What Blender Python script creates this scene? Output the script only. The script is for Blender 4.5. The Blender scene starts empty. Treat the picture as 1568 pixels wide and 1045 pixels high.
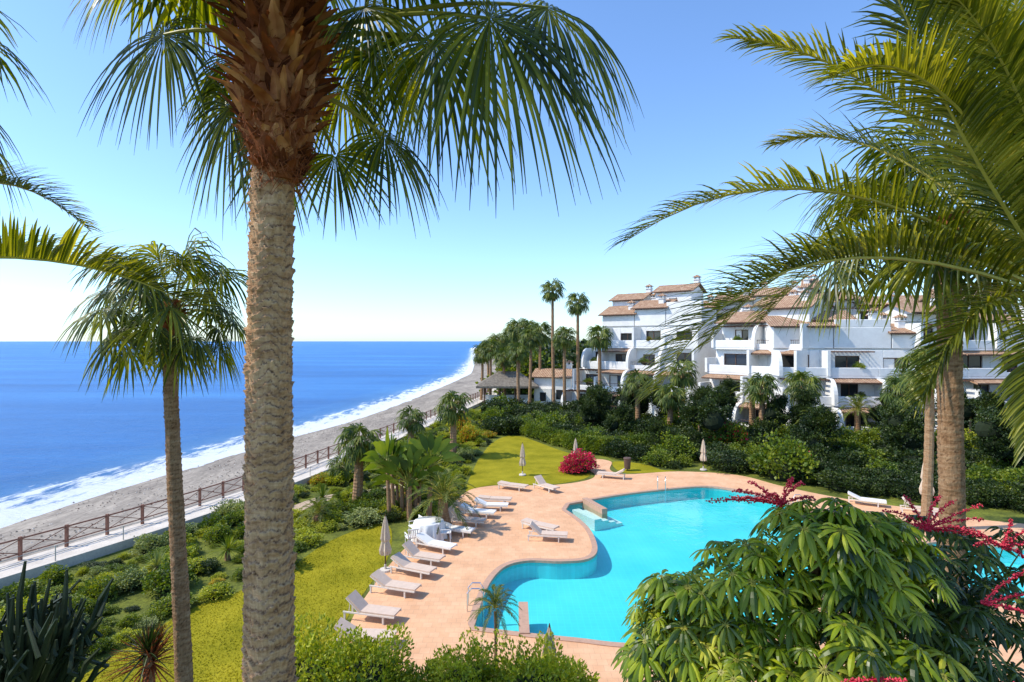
import bpy, bmesh, math, random
import numpy as np
from mathutils import Vector, Matrix, noise
R = random.Random(7)
V = Vector
sc = bpy.context.scene
UP = V((0,0,1))

# ---------------------------------------------------------------- materials
def newmat(name):
    m = bpy.data.materials.new(name); m.use_nodes = True
    nt = m.node_tree; nt.nodes.clear()
    out = nt.nodes.new('ShaderNodeOutputMaterial')
    b = nt.nodes.new('ShaderNodeBsdfPrincipled')
    nt.links.new(b.outputs[0], out.inputs[0])
    return m, nt, b, out
def N(nt, t, **kw):
    n = nt.nodes.new(t)
    for k, v in kw.items():
        if hasattr(n, k) and k not in n.inputs.keys(): setattr(n, k, v)
        else: n.inputs[k].default_value = v
    return n
def ramp(nt, fac, stops):
    r = nt.nodes.new('ShaderNodeValToRGB')
    e = r.color_ramp.elements
    while len(e) < len(stops): e.new(0.5)
    for i, (p, c) in enumerate(stops):
        e[i].position = p; e[i].color = (c[0], c[1], c[2], 1)
    nt.links.new(fac, r.inputs[0]); return r
def coords(nt, scale=(1,1,1), kind='pos'):
    if kind == 'pos':
        g = nt.nodes.new('ShaderNodeNewGeometry').outputs['Position']
    else:
        g = nt.nodes.new('ShaderNodeTexCoord').outputs['Object']
    m = nt.nodes.new('ShaderNodeMapping'); m.inputs['Scale'].default_value = scale
    nt.links.new(g, m.inputs[0]); return m.outputs[0]
def mixrgb(nt, fac, a, b, mode='MIX'):
    m = nt.nodes.new('ShaderNodeMix'); m.data_type = 'RGBA'; m.blend_type = mode
    for s, v in ((m.inputs[0], fac), (m.inputs[6], a), (m.inputs[7], b)):
        if isinstance(v, bpy.types.NodeSocket): nt.links.new(v, s)
        else: s.default_value = v if not isinstance(v, tuple) else (v[0], v[1], v[2], 1)
    return m.outputs[2]
def bump(nt, b, h, strength, dist):
    bp = nt.nodes.new('ShaderNodeBump'); bp.inputs['Strength'].default_value = strength
    bp.inputs['Distance'].default_value = dist
    nt.links.new(h, bp.inputs['Height']); nt.links.new(bp.outputs[0], b.inputs['Normal'])
def noisy(name, c1, c2, scale=1.0, rough=0.8, bs=0.3, bd=0.02, detail=6, sc3=(1,1,1), fine=None, kind='pos', spec=0.3, fr=(.62,1.25)):
    m, nt, b, o = newmat(name)
    co = coords(nt, sc3, kind)
    n = N(nt, 'ShaderNodeTexNoise', Scale=scale, Detail=detail, Roughness=0.65)
    nt.links.new(co, n.inputs['Vector'])
    r = ramp(nt, n.outputs[0], [(0.32, c1), (0.68, c2)])
    col = r.outputs[0]; h = n.outputs[0]
    if fine:
        n2 = N(nt, 'ShaderNodeTexNoise', Scale=fine, Detail=4, Roughness=0.7)
        nt.links.new(co, n2.inputs['Vector'])
        r2 = ramp(nt, n2.outputs[0], [(0.3, (fr[0],)*3), (0.7, (fr[1],)*3)])
        col = mixrgb(nt, 1.0, col, r2.outputs[0], 'MULTIPLY'); h = n2.outputs[0]
    nt.links.new(col, b.inputs['Base Color'])
    b.inputs['Roughness'].default_value = rough
    b.inputs['Specular IOR Level'].default_value = spec
    bump(nt, b, h, bs, bd)
    return m
def leafmat(name, cols, trans=0.35, rough=0.45, tcol=None, spec=0.4, nscale=0.7):
    m, nt, b, o = newmat(name)
    g = nt.nodes.new('ShaderNodeNewGeometry')
    n = N(nt, 'ShaderNodeTexNoise', Scale=nscale, Detail=2)
    nt.links.new(g.outputs['Position'], n.inputs['Vector'])
    ad = nt.nodes.new('ShaderNodeMath'); ad.operation = 'MULTIPLY_ADD'
    nt.links.new(g.outputs['Random Per Island'], ad.inputs[0]); ad.inputs[1].default_value = 0.6
    sb = nt.nodes.new('ShaderNodeMath'); sb.operation = 'MULTIPLY_ADD'
    nt.links.new(n.outputs[0], sb.inputs[0]); sb.inputs[1].default_value = 1.2; sb.inputs[2].default_value = -0.4
    nt.links.new(sb.outputs[0], ad.inputs[2])
    k = len(cols)
    r = ramp(nt, ad.outputs[0], [(0.1+0.8*i/(k-1), c) for i, c in enumerate(cols)])
    nt.links.new(r.outputs[0], b.inputs['Base Color'])
    b.inputs['Roughness'].default_value = rough
    b.inputs['Specular IOR Level'].default_value = spec
    t = nt.nodes.new('ShaderNodeBsdfTranslucent')
    tc = mixrgb(nt, 1.0, r.outputs[0], tcol or (1.9,1.75,0.4), 'MULTIPLY')
    nt.links.new(tc, t.inputs[0])
    mx = nt.nodes.new('ShaderNodeMixShader'); mx.inputs[0].default_value = trans
    nt.links.new(b.outputs[0], mx.inputs[1]); nt.links.new(t.outputs[0], mx.inputs[2])
    nt.links.new(mx.outputs[0], o.inputs[0])
    return m
def plain(name, c, rough=0.6, var=0.12, scale=6, metal=0, spec=0.4):
    c2 = tuple(min(1, x*(1+var)) for x in c); c1 = tuple(x*(1-var) for x in c)
    m = noisy(name, c1, c2, scale=scale, rough=rough, bs=0.1, bd=0.01, kind='obj', spec=spec)
    m.node_tree.nodes['Principled BSDF'].inputs['Metallic'].default_value = metal
    return m

M = {}
M['ground'] = noisy('ground_cover', (0.04,0.06,0.008), (0.22,0.24,0.025), scale=0.55, fine=7, bs=0.8, bd=0.08, rough=0.9)
M['lawn'] = noisy('lawn_grass', (0.19,0.18,0.009), (0.35,0.30,0.02), scale=0.5, fine=16, bs=0.7, bd=0.04, rough=0.95, spec=0.05, fr=(.72,1.2))
M['sand'] = noisy('beach_sand', (0.22,0.19,0.16), (0.42,0.365,0.30), scale=0.35, fine=4, bs=0.6, bd=0.08, rough=0.95, sc3=(1,0.35,1), spec=0.1, fr=(.62,1.2))
M['prom'] = noisy('promenade_concrete', (0.52,0.46,0.39), (0.68,0.61,0.52), scale=0.8, fine=12, bs=0.2, bd=0.01, rough=0.9, fr=(.85,1.1))
M['soil'] = noisy('garden_path', (0.42,0.30,0.20), (0.55,0.42,0.30), scale=0.8, fine=12, rough=0.95)
M['white'] = noisy('white_render', (0.72,0.705,0.68), (0.84,0.83,0.80), scale=0.35, fine=1.8, bs=0.15, bd=0.03, rough=0.85, spec=0.2, fr=(.93,1.03))
M['coping'] = plain('pool_coping', (0.46,0.28,0.19), 0.7)
M['wood'] = plain('dark_wood', (0.10,0.05,0.03), 0.7, 0.3)
M['fence'] = plain('fence_wood', (0.22,0.10,0.065), 0.8, 0.3)
M['metal'] = plain('steel_rail', (0.7,0.7,0.72), 0.25, 0.05, metal=1)
M['cloth'] = plain('cream_canvas', (0.60,0.48,0.36), 0.9, 0.1)
M['cushion'] = plain('cushion_fabric', (0.60,0.46,0.36), 0.9, 0.08)
M['frame'] = plain('lounger_frame', (0.68,0.62,0.55), 0.7, 0.05)
M['whitecloth'] = plain('white_linen', (0.74,0.72,0.68), 0.9, 0.04)
M['pot'] = plain('bin_brown', (0.12,0.07,0.05), 0.6)
M['thatch'] = noisy('grey_thatch', (0.13,0.11,0.09), (0.28,0.24,0.19), scale=3, fine=10, bs=0.8, bd=0.1, rough=1)
M['red'] = leafmat('red_flowers', [(0.45,0.005,0.02),(0.8,0.02,0.07)], 0.2, tcol=(1,0.5,0.5))
M['pink'] = leafmat('bougainvillea_flowers', [(0.5,0.01,0.05),(0.8,0.03,0.13)], 0.25, tcol=(1,0.6,0.8))

def deckmat():
    m, nt, b, o = newmat('terracotta_deck')
    co = coords(nt)
    br = N(nt, 'ShaderNodeTexBrick', Scale=1.0)
    br.offset = 0.5
    br.inputs['Brick Width'].default_value = 0.33; br.inputs['Row Height'].default_value = 0.33
    br.inputs['Mortar Size'].default_value = 0.007
    br.inputs['Color1'].default_value = (0.70,0.40,0.225,1); br.inputs['Color2'].default_value = (0.76,0.45,0.265,1)
    br.inputs['Mortar'].default_value = (0.56,0.34,0.21,1)
    nt.links.new(co, br.inputs['Vector'])
    n = N(nt, 'ShaderNodeTexNoise', Scale=0.5, Detail=7, Roughness=0.75); nt.links.new(co, n.inputs['Vector'])
    r = ramp(nt, n.outputs[0], [(0.3,(0.80,0.77,0.74)),(0.65,(1.05,1.05,1.05))])
    c = mixrgb(nt, 1.0, br.outputs[0], r.outputs[0], 'MULTIPLY')
    nt.links.new(c, b.inputs['Base Color']); b.inputs['Roughness'].default_value = 0.85
    b.inputs['Specular IOR Level'].default_value = 0.12
    return m
M['deck'] = deckmat()
def tilemat():
    m, nt, b, o = newmat('roof_tiles')
    co = coords(nt, kind='obj')
    w = N(nt, 'ShaderNodeTexWave', Scale=1.1, Distortion=0.4); w.wave_type='BANDS'; w.bands_direction='X'
    nt.links.new(co, w.inputs['Vector'])
    n = N(nt, 'ShaderNodeTexNoise', Scale=2.2, Detail=5, Roughness=0.7); nt.links.new(co, n.inputs['Vector'])
    r = ramp(nt, n.outputs[0], [(0.3,(0.26,0.13,0.07)),(0.5,(0.42,0.25,0.15)),(0.7,(0.56,0.41,0.27))])
    r2 = ramp(nt, w.outputs[0], [(0.0,(0.5,0.5,0.5)),(0.5,(1.1,1.1,1.1))])
    nt.links.new(mixrgb(nt,1.0,r.outputs[0],r2.outputs[0],'MULTIPLY'), b.inputs['Base Color'])
    b.inputs['Roughness'].default_value = 0.9
    bump(nt, b, w.outputs[0], 0.8, 0.1)
    return m
M['tile'] = tilemat()
def glassmat():
    m, nt, b, o = newmat('window_glass')
    b.inputs['Base Color'].default_value = (0.03,0.035,0.04,1); b.inputs['Roughness'].default_value = 0.08
    b.inputs['Specular IOR Level'].default_value = 0.6
    return m
M['glass'] = glassmat()
def poolfloor():
    m, nt, b, o = newmat('pool_mosaic')
    co = coords(nt)
    n = N(nt, 'ShaderNodeTexNoise', Scale=0.35, Detail=3); nt.links.new(co, n.inputs['Vector'])
    r = ramp(nt, n.outputs[0], [(0.3,(0.05,0.57,0.64)),(0.7,(0.10,0.67,0.72))])
    v = N(nt, 'ShaderNodeTexBrick', Scale=1.0); v.offset = 0
    v.inputs['Brick Width'].default_value = 0.25; v.inputs['Row Height'].default_value = 0.25; v.inputs['Mortar Size'].default_value=0.012
    v.inputs['Color1'].default_value=(1,1,1,1); v.inputs['Color2'].default_value=(0.95,0.97,0.98,1); v.inputs['Mortar'].default_value=(1.08,1.08,1.08,1)
    nt.links.new(co, v.inputs['Vector'])
    nt.links.new(mixrgb(nt,1.0,r.outputs[0],v.outputs[0],'MULTIPLY'), b.inputs['Base Color'])
    b.inputs['Roughness'].default_value = 0.8
    return m
M['poolfloor'] = poolfloor()
def poolwater():
    m, nt, b, o = newmat('pool_water')
    nt.nodes.remove(b)
    tr = nt.nodes.new('ShaderNodeBsdfTransparent'); tr.inputs[0].default_value = (0.80,0.99,0.99,1)
    gl = nt.nodes.new('ShaderNodeBsdfGlossy'); gl.inputs['Roughness'].default_value = 0.03
    fr = nt.nodes.new('ShaderNodeFresnel'); fr.inputs[0].default_value = 1.33
    n = N(nt, 'ShaderNodeTexNoise', Scale=1.6, Detail=4); nt.links.new(coords(nt), n.inputs['Vector'])
    bp = nt.nodes.new('ShaderNodeBump'); bp.inputs['Strength'].default_value=0.35; bp.inputs['Distance'].default_value=0.05
    nt.links.new(n.outputs[0], bp.inputs['Height'])
    nt.links.new(bp.outputs[0], gl.inputs['Normal']); nt.links.new(bp.outputs[0], fr.inputs['Normal'])
    mx = nt.nodes.new('ShaderNodeMixShader')
    nt.links.new(fr.outputs[0], mx.inputs[0]); nt.links.new(tr.outputs[0], mx.inputs[1]); nt.links.new(gl.outputs[0], mx.inputs[2])
    nt.links.new(mx.outputs[0], o.inputs[0])
    return m
M['poolwater'] = poolwater()
def seamat():
    m, nt, b, o = newmat('sea_water')
    at = nt.nodes.new('ShaderNodeAttribute'); at.attribute_name = 'shore'
    co2 = coords(nt, (0.006,0.03,1))
    n1 = N(nt,'ShaderNodeTexNoise', Scale=1.0, Detail=7, Roughness=0.65); nt.links.new(co2, n1.inputs['Vector'])
    base = ramp(nt, n1.outputs[0], [(0.3,(0.008,0.10,0.34)),(0.5,(0.018,0.155,0.46)),(0.72,(0.05,0.25,0.60))])
    shal = nt.nodes.new('ShaderNodeMapRange'); shal.inputs[1].default_value=0; shal.inputs[2].default_value=14
    shal.inputs[3].default_value=0.5; shal.inputs[4].default_value=0
    nt.links.new(at.outputs['Fac'], shal.inputs[0])
    c = mixrgb(nt, shal.outputs[0], base.outputs[0], (0.14,0.28,0.40))
    co3 = coords(nt, (1,0.28,1))
    n2 = N(nt,'ShaderNodeTexNoise', Scale=0.9, Detail=8, Roughness=0.75); nt.links.new(co3, n2.inputs['Vector'])
    fm = nt.nodes.new('ShaderNodeMapRange'); fm.inputs[1].default_value=0.3; fm.inputs[2].default_value=9.5
    fm.inputs[3].default_value=0.74; fm.inputs[4].default_value=0.32
    nt.links.new(at.outputs['Fac'], fm.inputs[0])
    lt = nt.nodes.new('ShaderNodeMath'); lt.operation='SUBTRACT'
    nt.links.new(fm.outputs[0], lt.inputs[0]); nt.links.new(n2.outputs[0], lt.inputs[1])
    ml = nt.nodes.new('ShaderNodeMath'); ml.operation='MULTIPLY'; ml.inputs[1].default_value=9; ml.use_clamp=True
    nt.links.new(lt.outputs[0], ml.inputs[0])
    c2 = mixrgb(nt, ml.outputs[0], c, (0.84,0.86,0.88))
    nt.links.new(c2, b.inputs['Base Color'])
    b.inputs['Roughness'].default_value = 0.32; b.inputs['IOR'].default_value = 1.18
    n3 = N(nt,'ShaderNodeTexNoise', Scale=0.7, Detail=8, Roughness=0.7); nt.links.new(coords(nt,(0.4,1.3,1)), n3.inputs['Vector'])
    bump(nt, b, n3.outputs[0], 1.0, 0.8)
    return m
M['sea'] = seamat()

M['fan'] = leafmat('fan_palm_leaf', [(0.02,0.035,0.004),(0.07,0.10,0.006),(0.26,0.27,0.015)], 0.42, 0.38, tcol=(2.4,2.1,0.3), nscale=1.2)
M['fan2'] = leafmat('fan_palm_leaf_far', [(0.03,0.06,0.008),(0.08,0.12,0.014),(0.20,0.22,0.025)], 0.3, 0.5)
M['pet'] = leafmat('palm_petiole', [(0.14,0.16,0.015),(0.34,0.30,0.05)], 0.1, 0.4)
M['pin'] = leafmat('feather_palm_leaf', [(0.05,0.07,0.006),(0.15,0.17,0.012),(0.40,0.37,0.06)], 0.42, 0.4, nscale=1.1)
M['rachis'] = plain('palm_rachis', (0.44,0.37,0.06), 0.5)
M['dry'] = leafmat('dry_palm_leaf', [(0.30,0.17,0.06),(0.45,0.30,0.12)], 0.3, 0.7)
M['schef'] = leafmat('umbrella_tree_leaf', [(0.035,0.075,0.004),(0.18,0.25,0.008),(0.46,0.48,0.02)], 0.32, 0.38, spec=0.4, nscale=1.8)
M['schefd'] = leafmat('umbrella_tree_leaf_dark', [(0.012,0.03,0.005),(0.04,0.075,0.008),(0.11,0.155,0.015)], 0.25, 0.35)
M['b_lime'] = leafmat('lime_shrub_leaf', [(0.12,0.18,0.01),(0.29,0.33,0.02),(0.50,0.48,0.045)], 0.3, 0.5)
M['b_mid'] = leafmat('shrub_leaf', [(0.03,0.065,0.007),(0.105,0.16,0.012),(0.26,0.29,0.02)], 0.3, 0.5)
M['b_dark'] = leafmat('dark_shrub_leaf', [(0.008,0.02,0.005),(0.024,0.048,0.008),(0.08,0.11,0.013)], 0.2, 0.5)
M['b_grey'] = leafmat('grey_shrub_leaf', [(0.12,0.17,0.05),(0.23,0.27,0.09),(0.34,0.36,0.13)], 0.2, 0.6)
M['orange'] = leafmat('orange_flowers', [(0.5,0.12,0.01),(0.7,0.35,0.03)], 0.2)
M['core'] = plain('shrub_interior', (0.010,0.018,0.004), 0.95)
M['boot'] = leafmat('palm_boots', [(0.06,0.016,0.007),(0.23,0.065,0.022),(0.60,0.29,0.12)], 0.12, 0.8, tcol=(1.4,0.9,0.6), spec=0.1, nscale=4)
M['fibre'] = leafmat('palm_fibre', [(0.12,0.03,0.010),(0.36,0.12,0.045)], 0.2, 0.9, tcol=(1.2,0.9,0.6), spec=0.1)
M['cactus'] = plain('cactus_skin', (0.018,0.032,0.010), 0.6, 0.3, 4)
def trunkmat(name='palm_trunk_bark', k=1.0):
    m, nt, b, o = newmat(name)
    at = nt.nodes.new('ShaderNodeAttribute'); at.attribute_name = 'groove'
    co = coords(nt, (1,1,4.5), 'obj')
    n = N(nt,'ShaderNodeTexNoise', Scale=3.6, Detail=10, Roughness=0.78); nt.links.new(co, n.inputs['Vector'])
    r = ramp(nt, n.outputs[0], [(0.32,(0.25*k,0.125*k,0.06*k)),(0.47,(0.52*k,0.305*k,0.165*k)),(0.68,(0.72*k,0.49*k,0.30*k))])
    co2 = coords(nt, (1,1,0.12), 'obj')
    n2 = N(nt,'ShaderNodeTexNoise', Scale=38.0, Detail=4, Roughness=0.7); nt.links.new(co2, n2.inputs['Vector'])
    r2 = ramp(nt, n2.outputs[0], [(0.3,(0.70,0.67,0.63)),(0.65,(1.1,1.1,1.1))])
    c = mixrgb(nt,1.0,r.outputs[0],r2.outputs[0],'MULTIPLY')
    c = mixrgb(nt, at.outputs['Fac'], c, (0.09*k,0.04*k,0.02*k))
    nt.links.new(c, b.inputs['Base Color']); b.inputs['Roughness'].default_value = 0.9
    b.inputs['Specular IOR Level'].default_value = 0.08
    ad = nt.nodes.new('ShaderNodeMath'); nt.links.new(n.outputs[0], ad.inputs[0]); nt.links.new(n2.outputs[0], ad.inputs[1])
    bump(nt, b, ad.outputs[0], 0.7, 0.018)
    return m
M['trunk'] = trunkmat()
M['trunk2'] = trunkmat('palm_trunk_bark_dark', 0.6)

# ---------------------------------------------------------------- mesh helper
class MB:
    def __init__(s): s.v=[]; s.f=[]; s.m=[]; s.mats=[]
    def mi(s, mat):
        if mat not in s.mats: s.mats.append(mat)
        return s.mats.index(mat)
    def face(s, idx, mat): s.f.append(idx); s.m.append(s.mi(mat))
    def quadstrip(s, rows, mat, close=False):
        b = len(s.v); n = len(rows[0]); k = s.mi(mat)
        for r in rows: s.v.extend([tuple(p) for p in r])
        for i in range(len(rows)-1):
            for j in range(n if close else n-1):
                j2 = (j+1) % n
                s.f.append((b+i*n+j, b+i*n+j2, b+(i+1)*n+j2, b+(i+1)*n+j)); s.m.append(k)
    def tube(s, pts, radii, mat, sides=8, cap=True):
        rows = []
        for i, p in enumerate(pts):
            a = pts[max(0,i-1)]; c = pts[min(len(pts)-1,i+1)]
            t = (V(c)-V(a)).normalized()
            u = t.cross(UP) if abs(t.z) < 0.95 else t.cross(V((1,0,0)))
            u.normalize(); w = t.cross(u)
            rows.append([V(p)+(u*math.cos(2*math.pi*j/sides)+w*math.sin(2*math.pi*j/sides))*radii[i] for j in range(sides)])
        b = len(s.v); s.quadstrip(rows, mat, True)
        if cap:
            s.face(tuple(b+j for j in range(sides)), mat)
            e = b+(len(rows)-1)*sides
            s.face(tuple(e+j for j in reversed(range(sides))), mat)
    def box(s, x0,x1,y0,y1,z0,z1, mat, T=None):
        ps = [V((x,y,z)) for z in (z0,z1) for y in (y0,y1) for x in (x0,x1)]
        if T is not None: ps = [T @ p for p in ps]
        b = len(s.v); s.v.extend([tuple(p) for p in ps])
        for q in ((0,2,3,1),(4,5,7,6),(0,1,5,4),(2,6,7,3),(0,4,6,2),(1,3,7,5)):
            s.face(tuple(b+i for i in q), mat)
    def mesh(s, name, smooth=False):
        me = bpy.data.meshes.new(name); me.from_pydata(s.v, [], s.f)
        for m in s.mats: me.materials.append(m)
        me.polygons.foreach_set('material_index', s.m)
        if smooth: me.polygons.foreach_set('use_smooth', [True]*len(s.f))
        me.update(); return me
def obj(name, me, parent=None, loc=(0,0,0), rot=(0,0,0), scale=(1,1,1)):
    o = bpy.data.objects.new(name, me); sc.collection.objects.link(o)
    o.location = loc; o.rotation_euler = rot; o.scale = scale
    if parent: o.parent = parent
    return o
def empty(name, loc=(0,0,0), rot=(0,0,0), scale=(1,1,1)):
    return obj(name, None, None, loc, rot, scale)

# ---------------------------------------------------------------- terrain
def outer_x(y):
    ys = [-60,-5,11,25.2,31.7,36.6,42.3,55,74,105,150,210,400,1000,1500,3000,20000]
    xs = [-58,-36,-29.5,-22.7,-19.8,-18.2,-16.7,-14.2,-10.5,-5,-1,-4,-14,-50,0,1500,9000]
    return float(np.interp(y, ys, xs))
def shore_x(y):
    ys = [-60,-5,15,36.3,42,47.9,55,73,81.7,100,126,160,209,400,1000,1500,3000,20000]
    xs = [-66,-44,-37,-33,-33.2,-32.0,-30.6,-27.6,-25.0,-22.6,-20.4,-18,-15.4,-25,-68,-30,1400,8900]
    return float(np.interp(y, ys, xs))
def smooth(f, y, w):
    return sum(f(y+w*k) for k in (-2,-1,0,1,2))/5
ys = list(np.arange(-60,130,1.5)) + list(np.arange(130,420,10)) + list(np.geomspace(420,20000,40))

def curve_fill(name, outer, holes, z, mat, thick=0):
    cu = bpy.data.curves.new(name, 'CURVE'); cu.dimensions = '2D'; cu.fill_mode = 'BOTH'
    for ring in [outer]+holes:
        sp = cu.splines.new('POLY'); sp.points.add(len(ring)-1)
        for i, p in enumerate(ring): sp.points[i].co = (p[0], p[1], 0, 1)
        sp.use_cyclic_u = True
    o = bpy.data.objects.new(name+'_tmp', cu); sc.collection.objects.link(o)
    bpy.context.view_layer.update()
    dg = bpy.context.evaluated_depsgraph_get()
    me = bpy.data.meshes.new_from_object(o.evaluated_get(dg))
    bpy.data.objects.remove(o)
    me.materials.clear(); me.materials.append(mat)
    me.name = name
    return obj(name, me, None, (0,0,z))
def catmull(pts, n=6, closed=True):
    out = []; L = len(pts)
    for i in range(L if closed else L-1):
        p = [np.array(pts[(i+k) % L] if closed else pts[min(max(i+k,0),L-1)], float) for k in (-1,0,1,2)]
        for j in range(n):
            t = j/n
            out.append(tuple(0.5*((2*p[1])+(-p[0]+p[2])*t+(2*p[0]-5*p[1]+4*p[2]-p[3])*t*t+(-p[0]+3*p[1]-3*p[2]+p[3])*t**3)))
    if not closed: out.append(tuple(pts[-1]))
    return out
pool = catmull([(-1.34,19.8),(-1.2,21.6),(-0.87,23.7),(-0.26,25.2),(0.77,25.8),(2.24,25.7),(3.46,26.0),(4.06,27.2),(4.13,29.7),(3.78,31.7),(3.15,33.6),
        ],5,False) + catmull([(3.5,34.8),(6.55,36.6),(9.87,38.0),(13.0,38.9),(14.7,38.2),(16.7,35.8),(16.8,32.5),(15,27.4),(12.2,22.6),(8.2,19.3),(4.3,18.7),(2.1,19.06),(0.36,19.4)],5,False)
pool2 = catmull([(19.5,27.2),(22,28.2),(26,26.5),(28,24),(26,21),(21,20.5),(18.2,23)],6)
yy = [y for y in ys if y > -60]
outer = [(smooth(outer_x,y,1.5) if y<400 else outer_x(y), y) for y in yy]
gpoly = outer + [(20000,20000),(20000,-60)]
curve_fill('ground', gpoly, [pool, pool2], 0.0, M['ground'])
# beach
mb = MB(); rows = []
for y in ys:
    ox = (smooth(outer_x,y,1.5) if y<400 else outer_x(y)); sx = smooth(shore_x,y,2) if y < 400 else shore_x(y)
    row = [V((ox+0.05,y,-0.002)), V((ox,y,-0.9))]
    for t in (0.12,0.25,0.4,0.55,0.7,0.85,1.0,1.15,1.6):
        z = -0.9-1.15*max(0,t)**1.2 + 0.16*noise.noise(V((t*6,y*0.25,1))) * (1 if t<1 else 0)
        row.append(V((ox+(sx-ox)*t, y, z)))
    rows.append(row)
mb.quadstrip(rows, M['sand']); obj('beach', mb.mesh('beach', True))
mb=MB()
for i in range(2600):
    y=R.uniform(14,95); ox=outer_x(y); sx=shore_x(y); t=R.choice([R.gauss(.5,.05),R.gauss(.78,.06),R.random()])
    t=min(.97,max(.05,t)); x=ox+(sx-ox)*t; z=-0.9-1.15*t**1.2+.02; s=R.uniform(.02,.08); k=len(mb.v)
    mb.v.extend([(x-s,y,z),(x,y-s,z),(x+s,y,z),(x,y+s*1.5,z),(x,y,z+s*.8)])
    for q in ((0,1,4),(1,2,4),(2,3,4),(3,0,4)): mb.face(tuple(k+a for a in q), M['wood'] if i%4==0 else M['prom'] if i%4==1 else M['thatch'])
obj('beach_pebbles',mb.mesh('beach_pebbles'))
# sea
cols = [-3,-1.5,0,1,2,3,4,5,6,7,9,11,14,20,40,90,200,500,1500,5000,22000]
mb = MB(); rows=[]; att=[]
for y in ys:
    sx = smooth(shore_x,y,2) if y < 400 else shore_x(y)
    wob = 1.1*noise.noise(V((0,y*0.13,0)))+0.6*noise.noise(V((0,y*0.5,5)))
    r=[]
    for c in cols:
        k = max(0, 1-abs(c)/15)
        r.append(V((sx-c+wob*k, y, -2.0+ (0.2*math.exp(-((c-5)/1.6)**2)+0.1*math.exp(-((c-11)/2)**2)))))
        att.append(max(0,c))
    rows.append(r)
mb.quadstrip(rows, M['sea']); me = mb.mesh('sea', True)
a = me.attributes.new('shore','FLOAT','POINT'); a.data.foreach_set('value', att)
obj('sea', me)
# promenade
mb = MB(); rows=[]
for y in [y for y in ys if y<200]:
    ox = smooth(outer_x,y,1.5)
    rows.append([V((ox-0.15,y,-1.0)),V((ox-0.15,y,0.06)),V((ox+2.6,y-0.6,0.06)),V((ox+2.6,y-0.6,-0.1))])
mb.quadstrip(rows, M['prom']); obj('promenade', mb.mesh('promenade'))
mb = MB(); rows=[]
for y in [y for y in ys if -20<y<95]:
    ox = smooth(outer_x,y,1.5)+2.62
    rows.append([V((ox,y-0.6,-0.05)),V((ox,y-0.6,0.42)),V((ox+0.22,y-0.65,0.42)),V((ox+0.22,y-0.65,-0.05))])
mb.quadstrip(rows, M['prom']); obj('garden_wall', mb.mesh('garden_wall'))
mb = MB(); prev=None; y=2.0
while y < 110:
    p = V((smooth(outer_x,y,1.5)+0.15, y, 0.06))
    mb.box(p.x-0.06,p.x+0.06,p.y-0.06,p.y+0.06,0.05,1.12,M['fence'])
    if prev:
        for z,r in ((0.98,0.04),(0.3,0.03)):
            mb.tube([prev+V((0,0,z)), p+V((0,0,z))],[r,r],M['fence'],6)
        mb.tube([prev+V((0.03,0,0.3)), p+V((0.03,0,0.96))],[.02,.02],M['fence'],5)
        mb.tube([prev+V((-0.03,0,0.96)), p+V((-0.03,0,0.3))],[.02,.02],M['fence'],5)
    prev = p; y += 1.7
obj('wooden_fence', mb.mesh('wooden_fence'))
mb = MB(); prev=None; y=2.0
while y < 90:
    p = V((smooth(outer_x,y,1.5)+2.73, y-0.6, 0.4))
    mb.tube([p, p+V((0,0,0.7))],[.025,.025],M['prom'],6)
    if prev:
        for z in (0.66,0.35): mb.tube([prev+V((0,0,z)), p+V((0,0,z))],[.015,.015],M['prom'],5)
    prev = p; y += 2.6
obj('metal_railing', mb.mesh('metal_railing'))

# deck, lawns
deck = [(-5.9,15.6),(-5.64,18.6),(-5.75,20.8),(-5.66,23.0),(-5.4,25.8),(-4.8,29.2),(-3.95,33.1),(-3.2,37.0),(-2.4,38.6),(-0.5,39.4),(2.5,39.3),(5.2,40.6),(6.2,42.5),(5.6,45.5),(7.0,48.0),(8.2,47.0),(7.6,44.0),(8.6,42.6),
        (12.8,43.5),(16.8,42.3),(18.6,39),(21.2,35.8),(24.4,33.6),(28,31),(42,28),(42,10),(20,11),(6,14.6),(0,15.2)]
deckc = catmull(deck,5)
curve_fill('pool_deck', deckc, [pool,pool2], 0.03, M['deck'])
lawn1 = catmull([(-14.5,9),(-13,16),(-12.1,20.8),(-11.1,22.4),(-9.9,24.5),(-9.2,28.1),(-7.9,30.5),(-6.9,31.0),(-6.2,29.4),(-5.7,26),(-5.85,23),(-5.95,20.8),(-5.85,18),(-6.3,15),(-7,9)],5)
curve_fill('lawn', lawn1, [], 0.012, M['lawn'])
lawn2 = catmull([(-3.1,38.0),(-3.0,44),(-2.75,48.9),(-1.9,56),(-0.3,60),(1.5,58.5),(4.5,51.8),(6.4,48.6),(5.4,46),(5.9,43),(5.0,41),(2.5,39.6),(-0.5,39.7),(-2.2,38.9)],5)
curve_fill('lawn', lawn2, [], 0.012, M['lawn'])
lawn3 = catmull([(8.1,44.5),(8.5,47.2),(10.6,46.2),(11.6,44.2),(12.5,43.7),(9,43.0)],5)
curve_fill('lawn', lawn3, [], 0.012, M['lawn'])
path = catmull([(-13.6,33),(-12.4,36.5),(-10.6,37.5),(-8.5,39.5),(-7,44),(-6.3,44),(-7.6,39),(-10,36.4),(-11.9,35.2),(-12.6,32.2)],4)
curve_fill('garden_path', path, [], 0.016, M['soil'])
def inpoly(x,y,poly):
    c=False; n=len(poly); j=n-1
    for i in range(n):
        if (poly[i][1]>y)!=(poly[j][1]>y) and x<(poly[j][0]-poly[i][0])*(y-poly[i][1])/(poly[j][1]-poly[i][1])+poly[i][0]: c=not c
        j=i
    return c
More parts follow.
